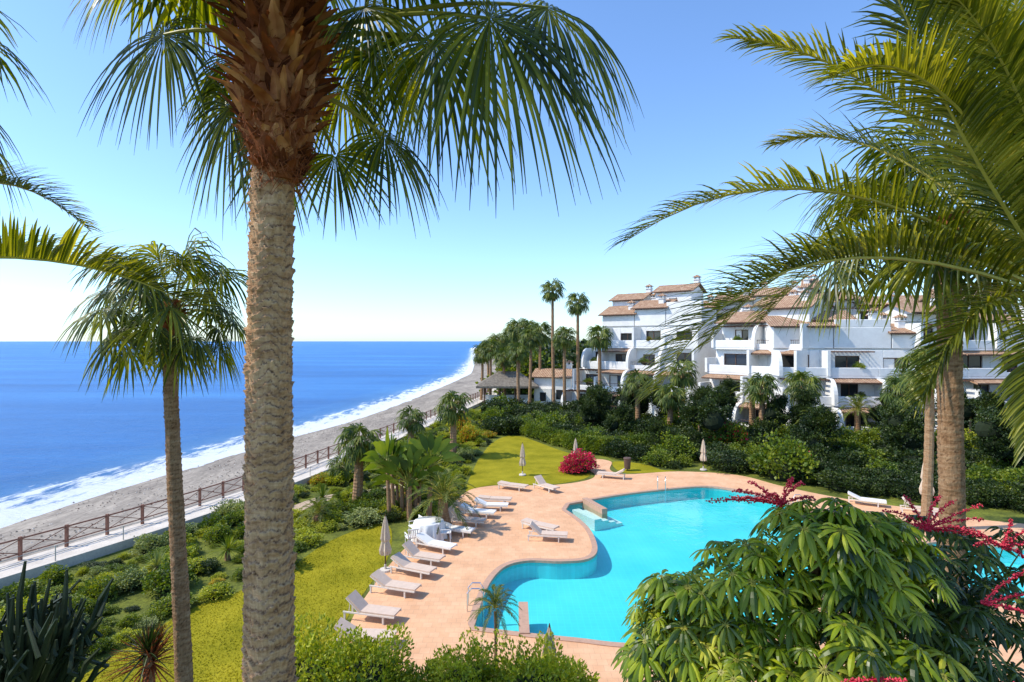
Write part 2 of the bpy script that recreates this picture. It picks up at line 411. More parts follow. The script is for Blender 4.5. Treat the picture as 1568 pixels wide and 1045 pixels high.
M['blade']=leafmat('grass_blades', [(0.12,0.14,0.008),(0.24,0.23,0.014),(0.36,0.31,0.03)], 0.3, 0.6, spec=0.1, nscale=0.5)
mb=MB()
for i in range(30000):
    y=15+20*R.random()**1.5; x=R.uniform(-13,-5.6)
    if not inpoly(x,y,lawn1): continue
    a=R.uniform(0,6.28); w=R.uniform(.01,.025); h=R.uniform(.02,.055); dx=math.cos(a)*w; dy=math.sin(a)*w; k=len(mb.v)
    mb.v.extend([(x-dx,y-dy,.012),(x+dx,y+dy,.012),(x+R.uniform(-.04,.04),y+R.uniform(-.04,.04),.012+h)]); mb.face((k,k+1,k+2),M['blade'])
obj('lawn_blades',mb.mesh('lawn_blades'))
PD=-0.78
def pool_shell(ring, name):
    e = empty(name)
    mb = MB(); rows=[[V((p[0],p[1],0.02)) for p in ring],[V((p[0],p[1],PD-.05)) for p in ring]]
    mb.quadstrip(rows, M['poolfloor'], True); obj('pool_walls', mb.mesh(name+'_walls'), e)
    mb=MB(); n=len(ring); cx=[]
    for i in range(n):
        a=V((*ring[i-1],0)); b=V((*ring[(i+1)%n],0)); t=(b-a)
        if t.length<1e-6: t=V((1,0,0))
        t.normalize(); cx.append(V((t.y,-t.x,0)))
    area = sum(ring[i][0]*ring[(i+1)%n][1]-ring[(i+1)%n][0]*ring[i][1] for i in range(n))
    s = 1 if area>0 else -1
    prof=[(-0.03,-0.05),(-0.03,0.06),(0.24,0.06),(0.24,0.02)]
    rows=[[V((ring[i][0],ring[i][1],0))+cx[i]*s*o+V((0,0,z)) for i in range(n)] for o,z in prof]
    mb.quadstrip(rows, M['coping'], True); obj('coping', mb.mesh(name+'_coping'), e)
    f=curve_fill('pool_floor', ring, [], PD, M['poolfloor']); f.parent=e
    w=curve_fill('water', ring, [], -0.06, M['poolwater']); w.parent=e
    return e
pe = pool_shell(pool,'swimming_pool')
pool_shell(pool2,'swimming_pool')
mb=MB(); T=Matrix.Translation((3.45,34.3,0))@Matrix.Rotation(math.radians(-62),4,'Z')
for i in range(4): mb.box(0.15,2.4,0.12+0.5*i,0.115+0.5*(i+1),PD,-0.14-0.15*i,M['whitecloth'],T)
obj('pool_steps', mb.mesh('pool_steps'), pe)
mb=MB(); mb.box(0,2.5,-0.35,0.0,PD,0.24,M['coping'],Matrix.Translation((4.7,35.5,0))@Matrix.Rotation(math.radians(-70),4,'Z'))
obj('low_wall', mb.mesh('low_wall'), pe)
mb=MB(); mb.box(0.25,0.6,19.3,21.6,PD,0.1,M['coping']); obj('pool_divider', mb.mesh('pool_divider'), pe)
def ladder(x,y,rot):
    mb=MB()
    for s in (-0.25,0.25):
        pts=[V((s,-0.45,0.05)),V((s,-0.45,0.7)),V((s,-0.3,0.88)),V((s,0.0,0.88)),V((s,0.12,0.7)),V((s,0.12,-0.7))]
        mb.tube(pts,[.025]*6,M['metal'],6)
    for z in (-0.25,-0.5): mb.box(-0.25,0.25,0.08,0.16,z,z+0.03,M['metal'])
    obj('pool_ladder',mb.mesh('pool_ladder'),None,(x,y,0),(0,0,rot))
ladder(-1.2,21.2,math.radians(-90)); ladder(10,38.05,math.radians(165)); ladder(16.8,33.5,math.radians(90))

# ---------------------------------------------------------------- palms
def fan_leaf(mb, P0, hub, A, Nn, rad, nseg=36, spread=150, droop=0.9, steps=6, leaf=None, pet=None, petr=0.018, sides=5, wk=1.0, s0=0.22):
    A=A.normalized(); Nn=(Nn-A*Nn.dot(A)).normalized(); B=Nn.cross(A)
    mid=(P0+hub)/2+V((0,0,0.14*(hub-P0).length))
    pts=[]
    for i in range(7):
        t=i/6; pts.append(P0*(1-t)**2+mid*2*t*(1-t)+hub*t*t)
    mb.tube(pts,[petr*(1.5-0.8*i/6) for i in range(7)],pet,sides)
    dth=math.radians(2*spread)/nseg
    for k in range(nseg):
        th=-math.radians(spread)+dth*(k+0.5)+R.uniform(-.03,.03)
        L=rad*(0.72+0.28*math.cos(th*0.8))*R.uniform(0.85,1.08)
        d=(A*math.cos(th)+B*math.sin(th)+Nn*0.10*math.cos(k*math.pi)).normalized()
        d=(d+Nn*(-0.25)*abs(math.sin(th))).normalized()
        p=hub+d*0.02; rows=[]
        dr=droop*R.uniform(0.7,1.4); sway=V((R.uniform(-.12,.12),R.uniform(-.12,.12),0))
        for i in range(steps+1):
            s=i/steps
            g=dr*max(0,s-s0)**1.15*2.3
            dd=(d+V((0,0,-1))*g+sway*s).normalized()
            if i: p=p+dd*(L/steps)
            w=min(2*s*L*math.tan(dth/2)*1.05, 2*0.38*L*math.tan(dth/2))*wk+0.003
            if s>0.38: w*= max(0.04,(1-(s-0.38)/0.62))**0.8
            side=Nn.cross(dd)
            if side.length<1e-3: side=B
            side.normalize(); nu=dd.cross(side)
            rows.append([p-side*w*0.5, p+nu*w*0.22, p+side*w*0.5])
        mb.quadstrip(rows, leaf)
def rnd_dir(az,el): return V((math.cos(az)*math.cos(el),math.sin(az)*math.cos(el),math.sin(el)))
def fan_crown(mb, C, n, lp, rad, leaf, pet, nseg, steps, elmin=-55, elmax=80, droop=0.9, petr=0.018, seed=1, wk=1.0, dead=0):
    rr=random.Random(seed)
    for i in range(n):
        t=(i+0.5)/n; az=i*2.39996+rr.uniform(-.3,.3)
        el=math.radians(elmax+(elmin-elmax)*t**0.85)+rr.uniform(-.12,.12)
        d=rnd_dir(az,el); L=lp*rr.uniform(0.8,1.15)*(0.75+0.25*math.cos(el))
        P0=C+V((math.cos(az),math.sin(az),0))*0.12+V((0,0,0.35*(1-t)-0.2))
        hub=P0+d*L+V((0,0,-0.1*L))
        A=(d+V((0,0,-0.45-0.3*t))).normalized()
        nn=(V((0,0,1))+V((rr.uniform(-.4,.4),rr.uniform(-.4,.4),0)))
        if abs(A.z)>0.9: nn=nn+d*1.0
        fan_leaf(mb,P0,hub,A,nn,rad*rr.uniform(.85,1.12),nseg,140,droop,steps,leaf,pet,petr,4,wk)
    for i in range(dead):
        az=rr.uniform(0,6.28); d=rnd_dir(az,-1.2)
        P0=C+V((math.cos(az),math.sin(az),0))*0.15-V((0,0,0.3)); hub=P0+d*lp*0.5
        fan_leaf(mb,P0,hub,V((d.x,d.y,-2)),V((math.cos(az),math.sin(az),0.1)),rad*0.7,max(8,nseg//2),80,0.4,max(3,steps-2),M['dry'],M['dry'],petr,4,wk)
def detail_trunk(base, top, r0, r1, rings, sides, mat, ringh=0.075, amp=0.028, seed=0):
    mb=MB(); rows=[]; att=[]
    H=(top-base).length
    for i in range(rings+1):
        t=i/rings; c=base.lerp(top,t); c.x+=0.05*math.sin(t*5); z=t*H; row=[]
        for j in range(sides):
            a=2*math.pi*j/sides
            ph=z/ringh+1.2*noise.noise(V((math.cos(a)*1.6,math.sin(a)*1.6,z*0.9+seed)))+0.5*noise.noise(V((math.cos(a)*7,math.sin(a)*7,z*5+seed)))
            ph+=0.9*math.sin(z*1.3)
            fr=ph-math.floor(ph); cell=math.floor(ph)
            rag=noise.noise(V((math.cos(a)*14,math.sin(a)*14,cell*1.7)))
            big=noise.noise(V((cell*3.1,math.cos(a)*2,math.sin(a)*2)))
            amp2=amp*(0.45+1.1*abs(big))
            h=amp2*(fr**1.5)*(1+0.7*rag)
            rr_=(r0+(r1-r0)*t)+h+0.012*noise.noise(V((math.cos(a)*3,math.sin(a)*3,z*1.5)))
            row.append(c+V((math.cos(a)*rr_,math.sin(a)*rr_,0)))
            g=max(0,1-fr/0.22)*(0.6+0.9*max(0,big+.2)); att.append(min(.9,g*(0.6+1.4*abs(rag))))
        rows.append(row)
    mb.quadstrip(rows,mat,True); me=mb.mesh('palm_trunk',True)
    a=me.attributes.new('groove','FLOAT','POINT'); a.data.foreach_set('value',att)
    return me
def boots(mb, C0, z0, z1, rf, n, size, seed=3):
    rr=random.Random(seed)
    for i in range(n):
        t=i/n; z=z0+(z1-z0)*t; az=i*2.39996+rr.uniform(-.2,.2)
        rad=rf(t); o=V((math.cos(az),math.sin(az),0)); tn=V((-math.sin(az),math.cos(az),0))
        up=max(.2,min(1,(t-.15)*3))
        p=V((C0.x,C0.y,z))+o*rad; L=size*rr.uniform(0.6,1.45)*(.55+.55*up); w=size*rr.uniform(.42,.62); d=(o*rr.uniform(.4,1.7)*up+o*.12+V((0,0,1))+tn*rr.uniform(-.6,.6)).normalized()
        curl=rr.uniform(-.2,.4)
        for sgn in ((-1,1) if rr.random()<.6 else (0,)):
            rows=[]; q=p.copy(); dd=d+tn*sgn*0.3
            for k in range(5):
                s=k/4; dd=(dd+o*curl+tn*rr.uniform(-.14,.14)).normalized()
                if k: q=q+dd*L/4
                ww=w*(1-s**2.2*0.85)*0.5*(1 if sgn==0 else 0.55)+0.004
                off=tn*sgn*w*0.26*(1-s*0.3)
                rows.append([q+off-tn*ww-o*0.03, q+off+o*0.035*(1-s)-o*0.02*s, q+off+tn*ww-o*0.03])
            mb.quadstrip(rows,M['boot'])
    for i in range(n*6):
        z=z0-0.08+(z1-z0)*rr.random()**1.4; t=(z-z0)/(z1-z0); az=rr.uniform(0,6.283)
        o=V((math.cos(az),math.sin(az),0)); tn=V((-math.sin(az),math.cos(az),0))
        p=V((C0.x,C0.y,z))+o*(rf(max(0,t))+0.02); d=(o*rr.uniform(0.1,.6)+V((0,0,rr.uniform(-1,1)))+tn*rr.uniform(-1.2,1.2)).normalized()
        L=size*rr.uniform(.3,.8); rows=[]
        for k in range(3):
            q=p+d*L*k/2+V((0,0,-0.15*L*(k/2)**2)); ww=0.007*(1-k/2.3)*size/0.3
            rows.append([q-tn*ww,q+tn*ww])
        mb.quadstrip(rows,M['fibre'])

e=empty('fan_palm',(0,0,0))
tb=V((-2.42,5.35,0)); tt=V((-2.2,5.35,11.62))
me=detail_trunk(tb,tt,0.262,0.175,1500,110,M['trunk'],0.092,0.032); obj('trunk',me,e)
O=V((-2.15,5.35,13.2))
mb=MB()
mb.tube([V((-2.2,5.35,11.5)),V((-2.2,5.35,11.75)),V((-2.19,5.35,12.1)),V((-2.17,5.35,12.6)),V((-2.15,5.35,13.3))],[.18,.25,.33,.34,.3],M['fibre'],20)
boots(mb,V((-2.18,5.35,0)),11.52,13.3,lambda t:0.18+0.15*min(1,t*3.2)-0.03*max(0,t-.7),290,0.25)
obj('leaf_bases',mb.mesh('leaf_bases'),e)
mb=MB()
def ml(dx,dy,dz,A,Nn,rad,droop=0.9,sp=140,ns=56,z0=-0.35,s0=.2):
    hub=O+V((dx,dy,dz)); h=V((dx,dy,0)); h.normalize()
    P0=O+h*0.25+V((0,0,z0))
    fan_leaf(mb,P0,hub,V(A),V(Nn),rad,ns,sp,droop,8,M['fan'],M['pet'],0.02,6,1.0,s0)
ml(-1.12,0.0,-0.32,(-0.7,0.0,-0.45),(-0.1,-0.9,0.45),1.2,1.0,150,68)
ml(-0.75,0.5,-0.80,(-0.4,0.2,-1),(-0.3,-0.9,0.15),1.25,0.8,130,60)
ml(-0.55,0.8,-0.55,(-0.3,0.4,-1),(0.2,-0.9,0.3),1.15,0.8,130,54)
ml(-0.9,0.9,-0.1,(-0.6,0.6,-0.5),(0,-0.4,1),1.15,1.2)
ml(-0.7,-0.2,0.32,(-0.85,-0.1,0.0),(0,-0.3,1),1.3,1.1)
ml(0.80,-0.15,-0.15,(0.5,-0.2,-0.35),(-0.1,-0.8,0.6),0.85,0.9)
ml(1.95,-0.2,-0.28,(0.7,0.0,-0.45),(0.1,-0.8,0.6),1.9,1.1,150,78)
ml(1.35,0.5,-0.12,(0.4,0.3,-0.8),(0.1,-0.8,0.5),1.6,1.1,130,62)
ml(2.5,0.2,0.05,(0.85,0.0,-0.45),(0.1,-0.7,0.7),1.5,1.3,140,62)
ml(0.85,0.45,-1.12,(0.65,0.2,-0.5),(0.1,-0.6,0.75),1.05,1.2,140,54,-0.8)
ml(0.3,0.6,-1.25,(0.25,0.3,-1),(0,-1,0.3),0.85,0.5,110,44,-0.8)
ml(-0.35,0.7,-1.15,(-0.3,0.3,-1),(0,-1,0.2),0.95,0.5,110,44,-0.8)
ml(1.3,-0.5,0.5,(0.85,-0.3,0.1),(0,-0.3,1),1.5,1.0)
ml(0.6,1.0,0.0,(0.4,0.8,-0.5),(0,-0.5,1),1.2,1.2)
ml(-1.6,0.4,0.55,(-0.9,0.2,-0.2),(0,-0.4,1),1.1,1.3)
ml(0.2,1.2,-0.3,(0.1,0.8,-0.8),(0,-0.3,1),1.1,1.0)
fan_crown(mb,O+V((0,0,0.15)),12,1.3,1.3,M['fan'],M['pet'],36,5,20,85,0.8,0.02,5)
obj('crown',mb.mesh('fan_palm_crown'),e)

def near_fan_palm(base, top, r0, r1, n, lp, rad, nseg, seed, mat=M['trunk'], leaf=None, dead=2, elmin=-50, boot=0.2, droop=1.0):
    e=empty('fan_palm',base); top=top-base
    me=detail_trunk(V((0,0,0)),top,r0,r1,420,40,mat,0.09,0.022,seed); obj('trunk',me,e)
    mb=MB(); mb.tube([top-V((0,0,0.25)),top+V((0,0,0.15)),top+V((0,0,0.6))],[r1,r1*1.6,r1*1.2],M['boot'],12)
    boots(mb,top,top.z-0.3,top.z+0.55,lambda t:r1*(1.1+0.6*min(1,t*3)),70,boot,seed)
    obj('leaf_bases',mb.mesh('leaf_bases'),e)
    mb=MB(); fan_crown(mb,top+V((0,0,0.5)),n,lp,rad,leaf or M['fan'],M['pet'],nseg,5,elmin,80,droop,0.014,seed,1.0,dead)
    obj('crown',mb.mesh('crown'),e); return e
near_fan_palm(V((-6.3,11,0)),V((-6.58,11,10.2)),0.165,0.11,32,1.0,1.05,38,21,M['trunk2'],elmin=-40,boot=.15,dead=0)
near_fan_palm(V((7.35,9.5,0)),V((7.35,9.5,11.5)),0.20,0.16,38,1.45,1.3,38,33,M['trunk2'],elmin=-26,dead=0)

# --- feather palms
def frond(mb, P0, P1, P2, L=0.55, n=70, leaf=None, rach=None, steps=3, w=0.03, droop=0.5, rad=0.022, start=0.12, lift=0.35):
    def bz(t): return P0*(1-t)**2+P1*2*t*(1-t)+P2*t*t
    def tn(t): return ((P1-P0)*(1-t)+(P2-P1)*t).normalized()
    pts=[bz(i/12) for i in range(13)]
    mb.tube(pts,[rad*(1-0.85*i/12) for i in range(13)],rach,5)
    for k in range(n):
        t=start+(1-start)*(k/(n-1))**0.95
        p=bz(t); T=tn(t); S=T.cross(UP)
        if S.length<0.1: S=V((0,1,0))
        S.normalize(); U=S.cross(T)
        Lk=L*(0.35+0.65*math.sin(math.pi*min(1,(t-start)/(1-start)*0.78+0.16)))
        for sgn in (-1,1):
            f=0.45+0.7*t
            d=(T*f+S*sgn*(1.05-0.45*t)+U*(lift+R.uniform(-.3,.3))).normalized()
            rows=[]; q=p.copy(); LL=Lk*R.uniform(.8,1.12); dk=droop*R.uniform(.4,1.5)
            for i in range(steps+1):
                s=i/steps; dd=(d+V((0,0,-dk*s*s))).normalized()
                if i: q=q+dd*LL/steps
                ww=w*(0.55+0.9*s if s<0.34 else 1.1*(1-s)**0.6)*0.5+0.0015
                sd=dd.cross(U)
                if sd.length<1e-3: sd=S
                sd.normalize(); nu=sd.cross(dd)
                rows.append([q-sd*ww+nu*ww*0.4,q,q+sd*ww+nu*ww*0.4])
            mb.quadstrip(rows,leaf)
e=empty('feather_palm',(6.3,6.4,0))
base=V((6.3,6.4,0))
mbt=MB(); mbt.tube([V((0,0,z)) for z in (0,3,6,9,10.3)],[.35,.3,.28,.3,.4],M['trunk2'],20); obj('trunk',mbt.mesh('trunk',True),e)
mb=MB(); C=V((0,0,10.4))
FR=[((1.2,5.9,11.05),(3.3,6.2,12.5),.68,.4),((1.55,6.0,9.5),(2.7,6.0,11.75),.85,.75),((2.45,6.2,13.3),(4.4,6.3,13.2),.62,.2),
    ((3.1,5.2,14.3),(4.3,5.8,12.2),.72,.35),((4.3,5.0,14.8),(5.0,5.7,12.6),.7,.35),((3.0,6.7,10.3),(4.3,6.8,11.9),.75,.7),((2.2,6.3,10.0),(3.6,6.3,11.9),.75,.6),
    ((2.9,5.2,12.4),(4.3,5.6,13.3),.62,.35),((5.0,4.6,13.8),(5.6,5.2,12.6),.6,.35),((5.6,8.0,14.2),(5.8,7.2,13.0),.6,.35),
    ((3.9,8.4,12.9),(5.0,7.6,13.2),.6,.35),((4.35,6.0,9.4),(4.9,6.0,10.9),.6,.5),((9,6.4,13),(7.6,6.4,13),.55,.3),((8.8,8,11),(7.8,7.4,12.6),.55,.3),
    ((7.5,3.4,11.5),(6.9,4.6,13),.55,.3),((5.2,9.6,11.6),(5.7,8.2,13),.55,.3),((6.8,6.4,14.9),(6.4,6.4,13),.5,.3),((3.6,5.6,13.9),(4.9,5.9,13.0),.68,.3),
    ((4.9,5.4,9.0),(5.1,5.6,10.6),.5,.5),((4.0,5.2,13.2),(5.2,5.6,12.6),.65,.3)]
for tip,ct,L,lf in FR:
    frond(mb,C,V(ct)-base,V(tip)-base,L,112,M['pin'],M['rachis'],4,0.032,0.55,0.026,0.12,lf)
obj('crown',mb.mesh('feather_palm_crown'),e)
b=V((-6.2,5.0,0)); e=empty('feather_palm',b)
mbt=MB(); mbt.tube([V((0,0,z)) for z in (0,3,6,9,10.6)],[.3,.26,.24,.25,.32],M['trunk2'],20); obj('trunk',mbt.mesh('trunk',True),e)
mb=MB(); C=V((0,0,10.5))
for tip,ct,L in [((-2.7,4.8,10.3),(-4.0,4.8,11.02),.62),((-8.5,6,12),(-7.4,5.5,12.6),.5),((-6,8,11.6),(-6.3,6.6,12.6),.5),((-8,3,11),(-7.2,4,12.4),.5),((-6.6,6,13.4),(-6.6,5.4,12),.5),((-5.3,3,10.7),(-5.6,3.6,12.),.5)]:
    frond(mb,C,V(ct)-b,V(tip)-b,L,120,M['pin'],M['rachis'],4,0.028,0.4,0.022,0.12,.7)
obj('crown',mb.mesh('feather_palm_crown'),e)
near_fan_palm(V((-7.45,6.2,0)),V((-7.45,6.2,12.7)),0.25,0.19,22,1.25,1.15,34,57,M['trunk2'])

# --- instanced garden palms
def palm_variant(seed, n=26, lp=0.9, rad=1.0, nseg=18):
    mb=MB(); fan_crown(mb,V((0,0,0)),n,lp,rad,M['fan2'],M['pet'],nseg,4,-55,80,0.85,0.03,seed,1.5,4); return mb.mesh('palm_crown')
def phoenix_variant(seed, n=30, L=2.2):
    mb=MB()
    for i in range(n):
        t=(i+.5)/n; az=i*2.39996; el=math.radians(80-105*t)
        d=rnd_dir(az,el); P2=d*L*0.75+V((0,0,-0.5*L*t))+V((math.cos(az),math.sin(az),0))*0.3*L; P1=d*L*0.6+V((0,0,0.22*L))
        frond(mb,V((0,0,0)),P1,P2,0.42,26,M['fan2'],M['rachis'],2,0.06,0.4,0.03,0.15)
    return mb.mesh('feather_crown')
PV=[palm_variant(s) for s in (1,2,3)]; FV=[phoenix_variant(s) for s in (4,5)]
def simple_trunk(h,r):
    mb=MB(); n=40; lean=R.uniform(-.25,.25)
    mb.tube([V((lean*math.sin(i/n*2),0,h*i/n)) for i in range(n+1)],[r*(1.25-0.3*i/n)*(1+0.08*(i%2)) for i in range(n+1)],M['trunk2'],10)
    return mb.mesh('trunk'), lean*math.sin(2)
def garden_palm(x,y,h,s=1.0,kind='fan',r=0.2):
    e=empty('fan_palm' if kind=='fan' else 'feather_palm',(x,y,0))
    me,dx=simple_trunk(h,r); obj('trunk',me,e)
    v=R.choice(PV if kind=='fan' else FV)
    obj('crown',v,e,(dx,0,h+0.1),(0,0,R.uniform(0,6.28)),(s,s,s))
for a in [(6.2,84,17.6,1.25),(9.6,82,15.6,1.2),(11.2,72,10.6,1.2),(1.2,98,12.2,1.5),(4.6,92,11.5,1.4),(7.4,80,10.6,1.2),(2.6,86,10.5,1.2),
          (-3.6,94,8.8,1.3),(-5.2,96,8.0,1.25),(-2.4,104,9.8,1.4),(0.2,110,11.6,1.5),(3.5,112,12.5,1.4),(-4.5,112,8.6,1.3),(-1.2,90,7.4,1.2),
          (-5.1,49,4.4,1.05),(-9.4,53,2.7,0.95),(-9.4,34.4,3.9,0.9),(30,58.5,5.4,1.3),(21.8,30,8.6,1.05),(20,66,6.4,1.2),(14.2,64,5.2,1.2),(-12,40,1.2,0.6),(1.0,80,8.5,1.1),(46,46,7.5,1.3),(33,48,5.8,1.1),(24,55,5.6,1.1),(16,58,4.4,1.0)]:
    garden_palm(*a, r=0.2 if a[2]>7 else 0.24)
for a in [(38.6,56,5.4,1.0),(-3.4,30.0,1.6,0.85),(-10.4,31,0.5,0.5),(24.5,58,4.5,1.0),(18,60,3.5,.9),(33.5,55,3.2,.9),(-9.9,24.9,0.4,0.4),(27,50,2.6,.9)]:
    garden_palm(a[0],a[1],a[2],a[3],'feather',0.26)
garden_palm(-0.62,14.5,3.1,0.3,'feather',0.04)

# --- giant strelitzia clump
mb=MB()
for s in range(9):
    bx=R.uniform(-1.4,1.2); by=R.uniform(-1.,1.); hh=R.uniform(1.4,3.0)
    mb.tube([V((bx,by,0)),V((bx*1.1,by*1.1,hh))],[.13,.09],M['trunk2'],8)
    for i in range(11):
        a=-1.25+2.5*i/10; az=R.uniform(0,0.6)+s; d=V((math.cos(az)*math.sin(a),math.sin(az)*math.sin(a),math.cos(a)))
        p=V((bx*1.1,by*1.1,hh)); q=p+d*R.uniform(.7,1.1); mb.tube([p,q],[.03,.02],M['pet'],4)
        sd=d.cross(V((math.sin(az),-math.cos(az),0.3))).normalized(); rows=[]; pp=q
        L=R.uniform(.9,1.4)
        for k in range(6):
            t=k/5; dd=(d+V((0,0,-0.9*t*t))).normalized()
            if k: pp=pp+dd*L/5
            w=0.2*math.sin(math.pi*(0.08+0.9*t))
            rows.append([pp-sd*w,pp+V((0,0,-0.03)),pp+sd*w])
        mb.quadstrip(rows,M['b_mid'])
me=mb.mesh('strelitzia')
obj('giant_strelitzia',me,None,(-5.6,32.2,0)); obj('giant_strelitzia',me,None,(-6.2,34,0),(0,0,2),(.8,.8,.85))

# ---------------------------------------------------------------- shrubs
def leaf_cloud(rng, n, leaf, lump=0.22, flat=0.0, ls=3.0, asp=0.42):
    d=rng.normal(size=(n,3)); d/=np.linalg.norm(d,axis=1)[:,None]
    if flat: d[:,2]=np.where(d[:,2]<-flat,-d[:,2]*0.6,d[:,2])
    sd=rng.uniform(0,100)
    lf=np.array([noise.noise(V((a[0]*ls*.6+sd,a[1]*ls*.6,a[2]*ls*.6)))+0.5*noise.noise(V((a[0]*ls*1.7+sd,a[1]*ls*1.7,a[2]*ls*1.7))) for a in d])
    rad=(1+lump*lf*1.6)*(1-0.32*rng.random(n)**2)
    p=d*rad[:,None]
    ax=d+rng.normal(scale=.7,size=(n,3))+np.array([0,0,.25]); ax/=np.linalg.norm(ax,axis=1)[:,None]
    sidev=np.cross(ax,rng.normal(size=(n,3))); sidev/=np.linalg.norm(sidev,axis=1)[:,None]
    L=leaf*rng.uniform(.7,1.3,n)[:,None]
    nrm=np.cross(ax,sidev)
    v=np.stack([p,p+ax*L*.5+sidev*L*asp,p+ax*L-nrm*L*.15,p+ax*L*.5-sidev*L*asp],1).reshape(-1,3)
    return v
def bush_mesh(name, seed, n, leaf, mat, flower=None, ff=0.12, lump=0.22, asp=0.42):
    rng=np.random.default_rng(seed); v=leaf_cloud(rng,n,leaf,lump,0.2,asp=asp)
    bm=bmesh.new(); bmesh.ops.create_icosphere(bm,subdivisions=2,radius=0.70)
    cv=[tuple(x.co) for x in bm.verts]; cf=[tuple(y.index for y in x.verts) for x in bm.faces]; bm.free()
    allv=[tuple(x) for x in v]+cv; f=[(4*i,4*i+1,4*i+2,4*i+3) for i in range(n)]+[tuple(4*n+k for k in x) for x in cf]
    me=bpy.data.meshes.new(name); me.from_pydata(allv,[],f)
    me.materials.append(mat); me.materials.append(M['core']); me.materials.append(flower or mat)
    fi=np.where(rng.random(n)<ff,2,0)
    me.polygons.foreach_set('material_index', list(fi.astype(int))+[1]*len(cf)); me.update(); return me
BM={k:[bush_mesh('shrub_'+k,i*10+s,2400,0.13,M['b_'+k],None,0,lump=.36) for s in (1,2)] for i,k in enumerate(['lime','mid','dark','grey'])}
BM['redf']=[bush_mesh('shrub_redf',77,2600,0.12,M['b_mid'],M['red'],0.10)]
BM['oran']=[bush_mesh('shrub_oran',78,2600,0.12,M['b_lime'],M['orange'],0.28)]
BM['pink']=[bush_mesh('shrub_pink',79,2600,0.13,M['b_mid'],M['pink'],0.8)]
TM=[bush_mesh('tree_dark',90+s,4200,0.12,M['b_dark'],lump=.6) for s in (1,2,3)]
def bush(kind,x,y,r,h,parent,z=0,name='shrub',me=None):
    return obj(name,me or R.choice(BM[kind]),parent,(x,y,z+h*0.30),(R.uniform(-.1,.1),R.uniform(-.1,.1),R.uniform(0,6.28)),(r*R.uniform(.85,1.2),r*R.uniform(.85,1.2),h*0.72))
AV=[lawn1,lawn2,lawn3,deckc,path]
def scatter(poly,n,r0,r1,kinds,weights,parent,mind=0.6,hr=(0.7,1.2)):
    xs=[p[0] for p in poly]; ysx=[p[1] for p in poly]; placed=[]; tries=0
    while len(placed)<n and tries<n*25:
        tries+=1; x=R.uniform(min(xs),max(xs)); y=R.uniform(min(ysx),max(ysx))
        if not inpoly(x,y,poly): continue
        cl=noise.noise(V((x*0.25,y*0.25,3)))
        r=R.uniform(r0,r1)*(0.8+0.6*max(0,cl+.2))
        if any(inpoly(x+a*r*.8,y+b*r*.8,q) for q in AV for a,b in ((0,0),(1,0),(-1,0),(0,1),(0,-1))): continue
        if any((x-a)**2+(y-b)**2<(mind*(r+c))**2 for a,b,c in placed): continue
        placed.append((x,y,r))
        k=R.choices(kinds,weights)[0]
        if R.random()<.6: k=kinds[int(abs(noise.noise(V((x*.18,y*.18,9))))*3.3*len(kinds))%len(kinds)]
        bush(k,x,y,r,r*R.uniform(*hr),parent)
Z1=[(-26,8),(-19.6,21),(-16.6,31),(-14.8,38),(-12.9,46),(-10.8,56),(-7.2,74),(-3,80),(-2,60),(-3,49),(-3.4,40),(-3.6,36),(-4.6,32),(-6.8,31.5),(-8.3,31),(-9.6,28.3),(-10.3,24.6),(-11.5,22.4),(-12.3,20.9),(-13.5,16),(-14.5,8)]
sb=empty('shrub_border')
scatter(Z1,620,0.24,0.85,['mid','lime','grey','dark','mid','lime','dark','mid','lime','oran'],[4,4,2,3,2,2,2,2,2,.4],sb,0.6,(0.6,1.2))
Z2=[(-2,60),(-3,80),(4,82),(10,76),(21,64),(28,56),(45,53),(62,52),(60,36),(32,33),(24,36),(20,40),(17.5,43.5),(12,45),(11,47.5),(8,50),(6,53),(1,61)]
gs=empty('garden_shrubbery')
scatter(Z2,460,0.7,1.6,['dark','mid','dark','dark','mid','dark'],[5,2,3,3,1,2],gs,0.48,(0.7,1.5))
Z3=[(-14,9),(-13,14),(-8,13),(-3,13.6),(3,13.6),(8,12.6),(18,11),(18,7),(-14,7)]
AV=[]
scatter(Z3,60,0.8,1.2,['mid','lime','dark'],[3,3,2],gs,0.45,(0.9,1.4))
for (pts,k,r,h) in [([(1.8,60),(4.8,54.5),(6.8,51),(9.5,50.5),(12.5,52)],'mid',0.8,1.3),([(24,55),(28,51),(33,50)],'mid',1.1,1.9),([(36,50),(44,48),(60,46)],'lime',1.1,2.0),([(17,45),(21,42),(25,38.5),(30,35.5),(38,33)],'dark',0.8,1.2)]:
    hd=empty('hedge'); pl=catmull(pts,8,False)
    for p in pl: bush(k,p[0],p[1],r,h,hd,0,'hedge_foliage')
bush('pink',5.25,43.4,1.1,1.5,None,0,'bougainvillea_bush'); bush('pink',4.5,43.0,0.8,1.1,None,0,'bougainvillea_bush')
bush('redf',20,52,1.5,2.4,None,0,'flowering_shrub'); bush('redf',21.5,43.5,1.3,2.0,None,0,'flowering_shrub')
bush('oran',-5.2,58,1.3,2.2,None,0,'flowering_shrub'); bush('oran',-4.2,55,1.0,1.8,None,0,'flowering_shrub')
DT=empty('distant_trees')
for i in range(150):
    y=R.uniform(95,420); x=R.uniform(outer_x(y)+6, outer_x(y)+60) ; s=R.uniform(3,6.5)
    bush(R.choice(['dark','mid','dark']),x,y,s,s*1.3,DT,0,'tree_crown')
for i in range(60):
    y=R.uniform(400,1100); x=R.uniform(outer_x(y)+8,outer_x(y)+120); s=R.uniform(6,11)
    bush('dark',x,y,s,s*1.1,DT,0,'tree_crown')
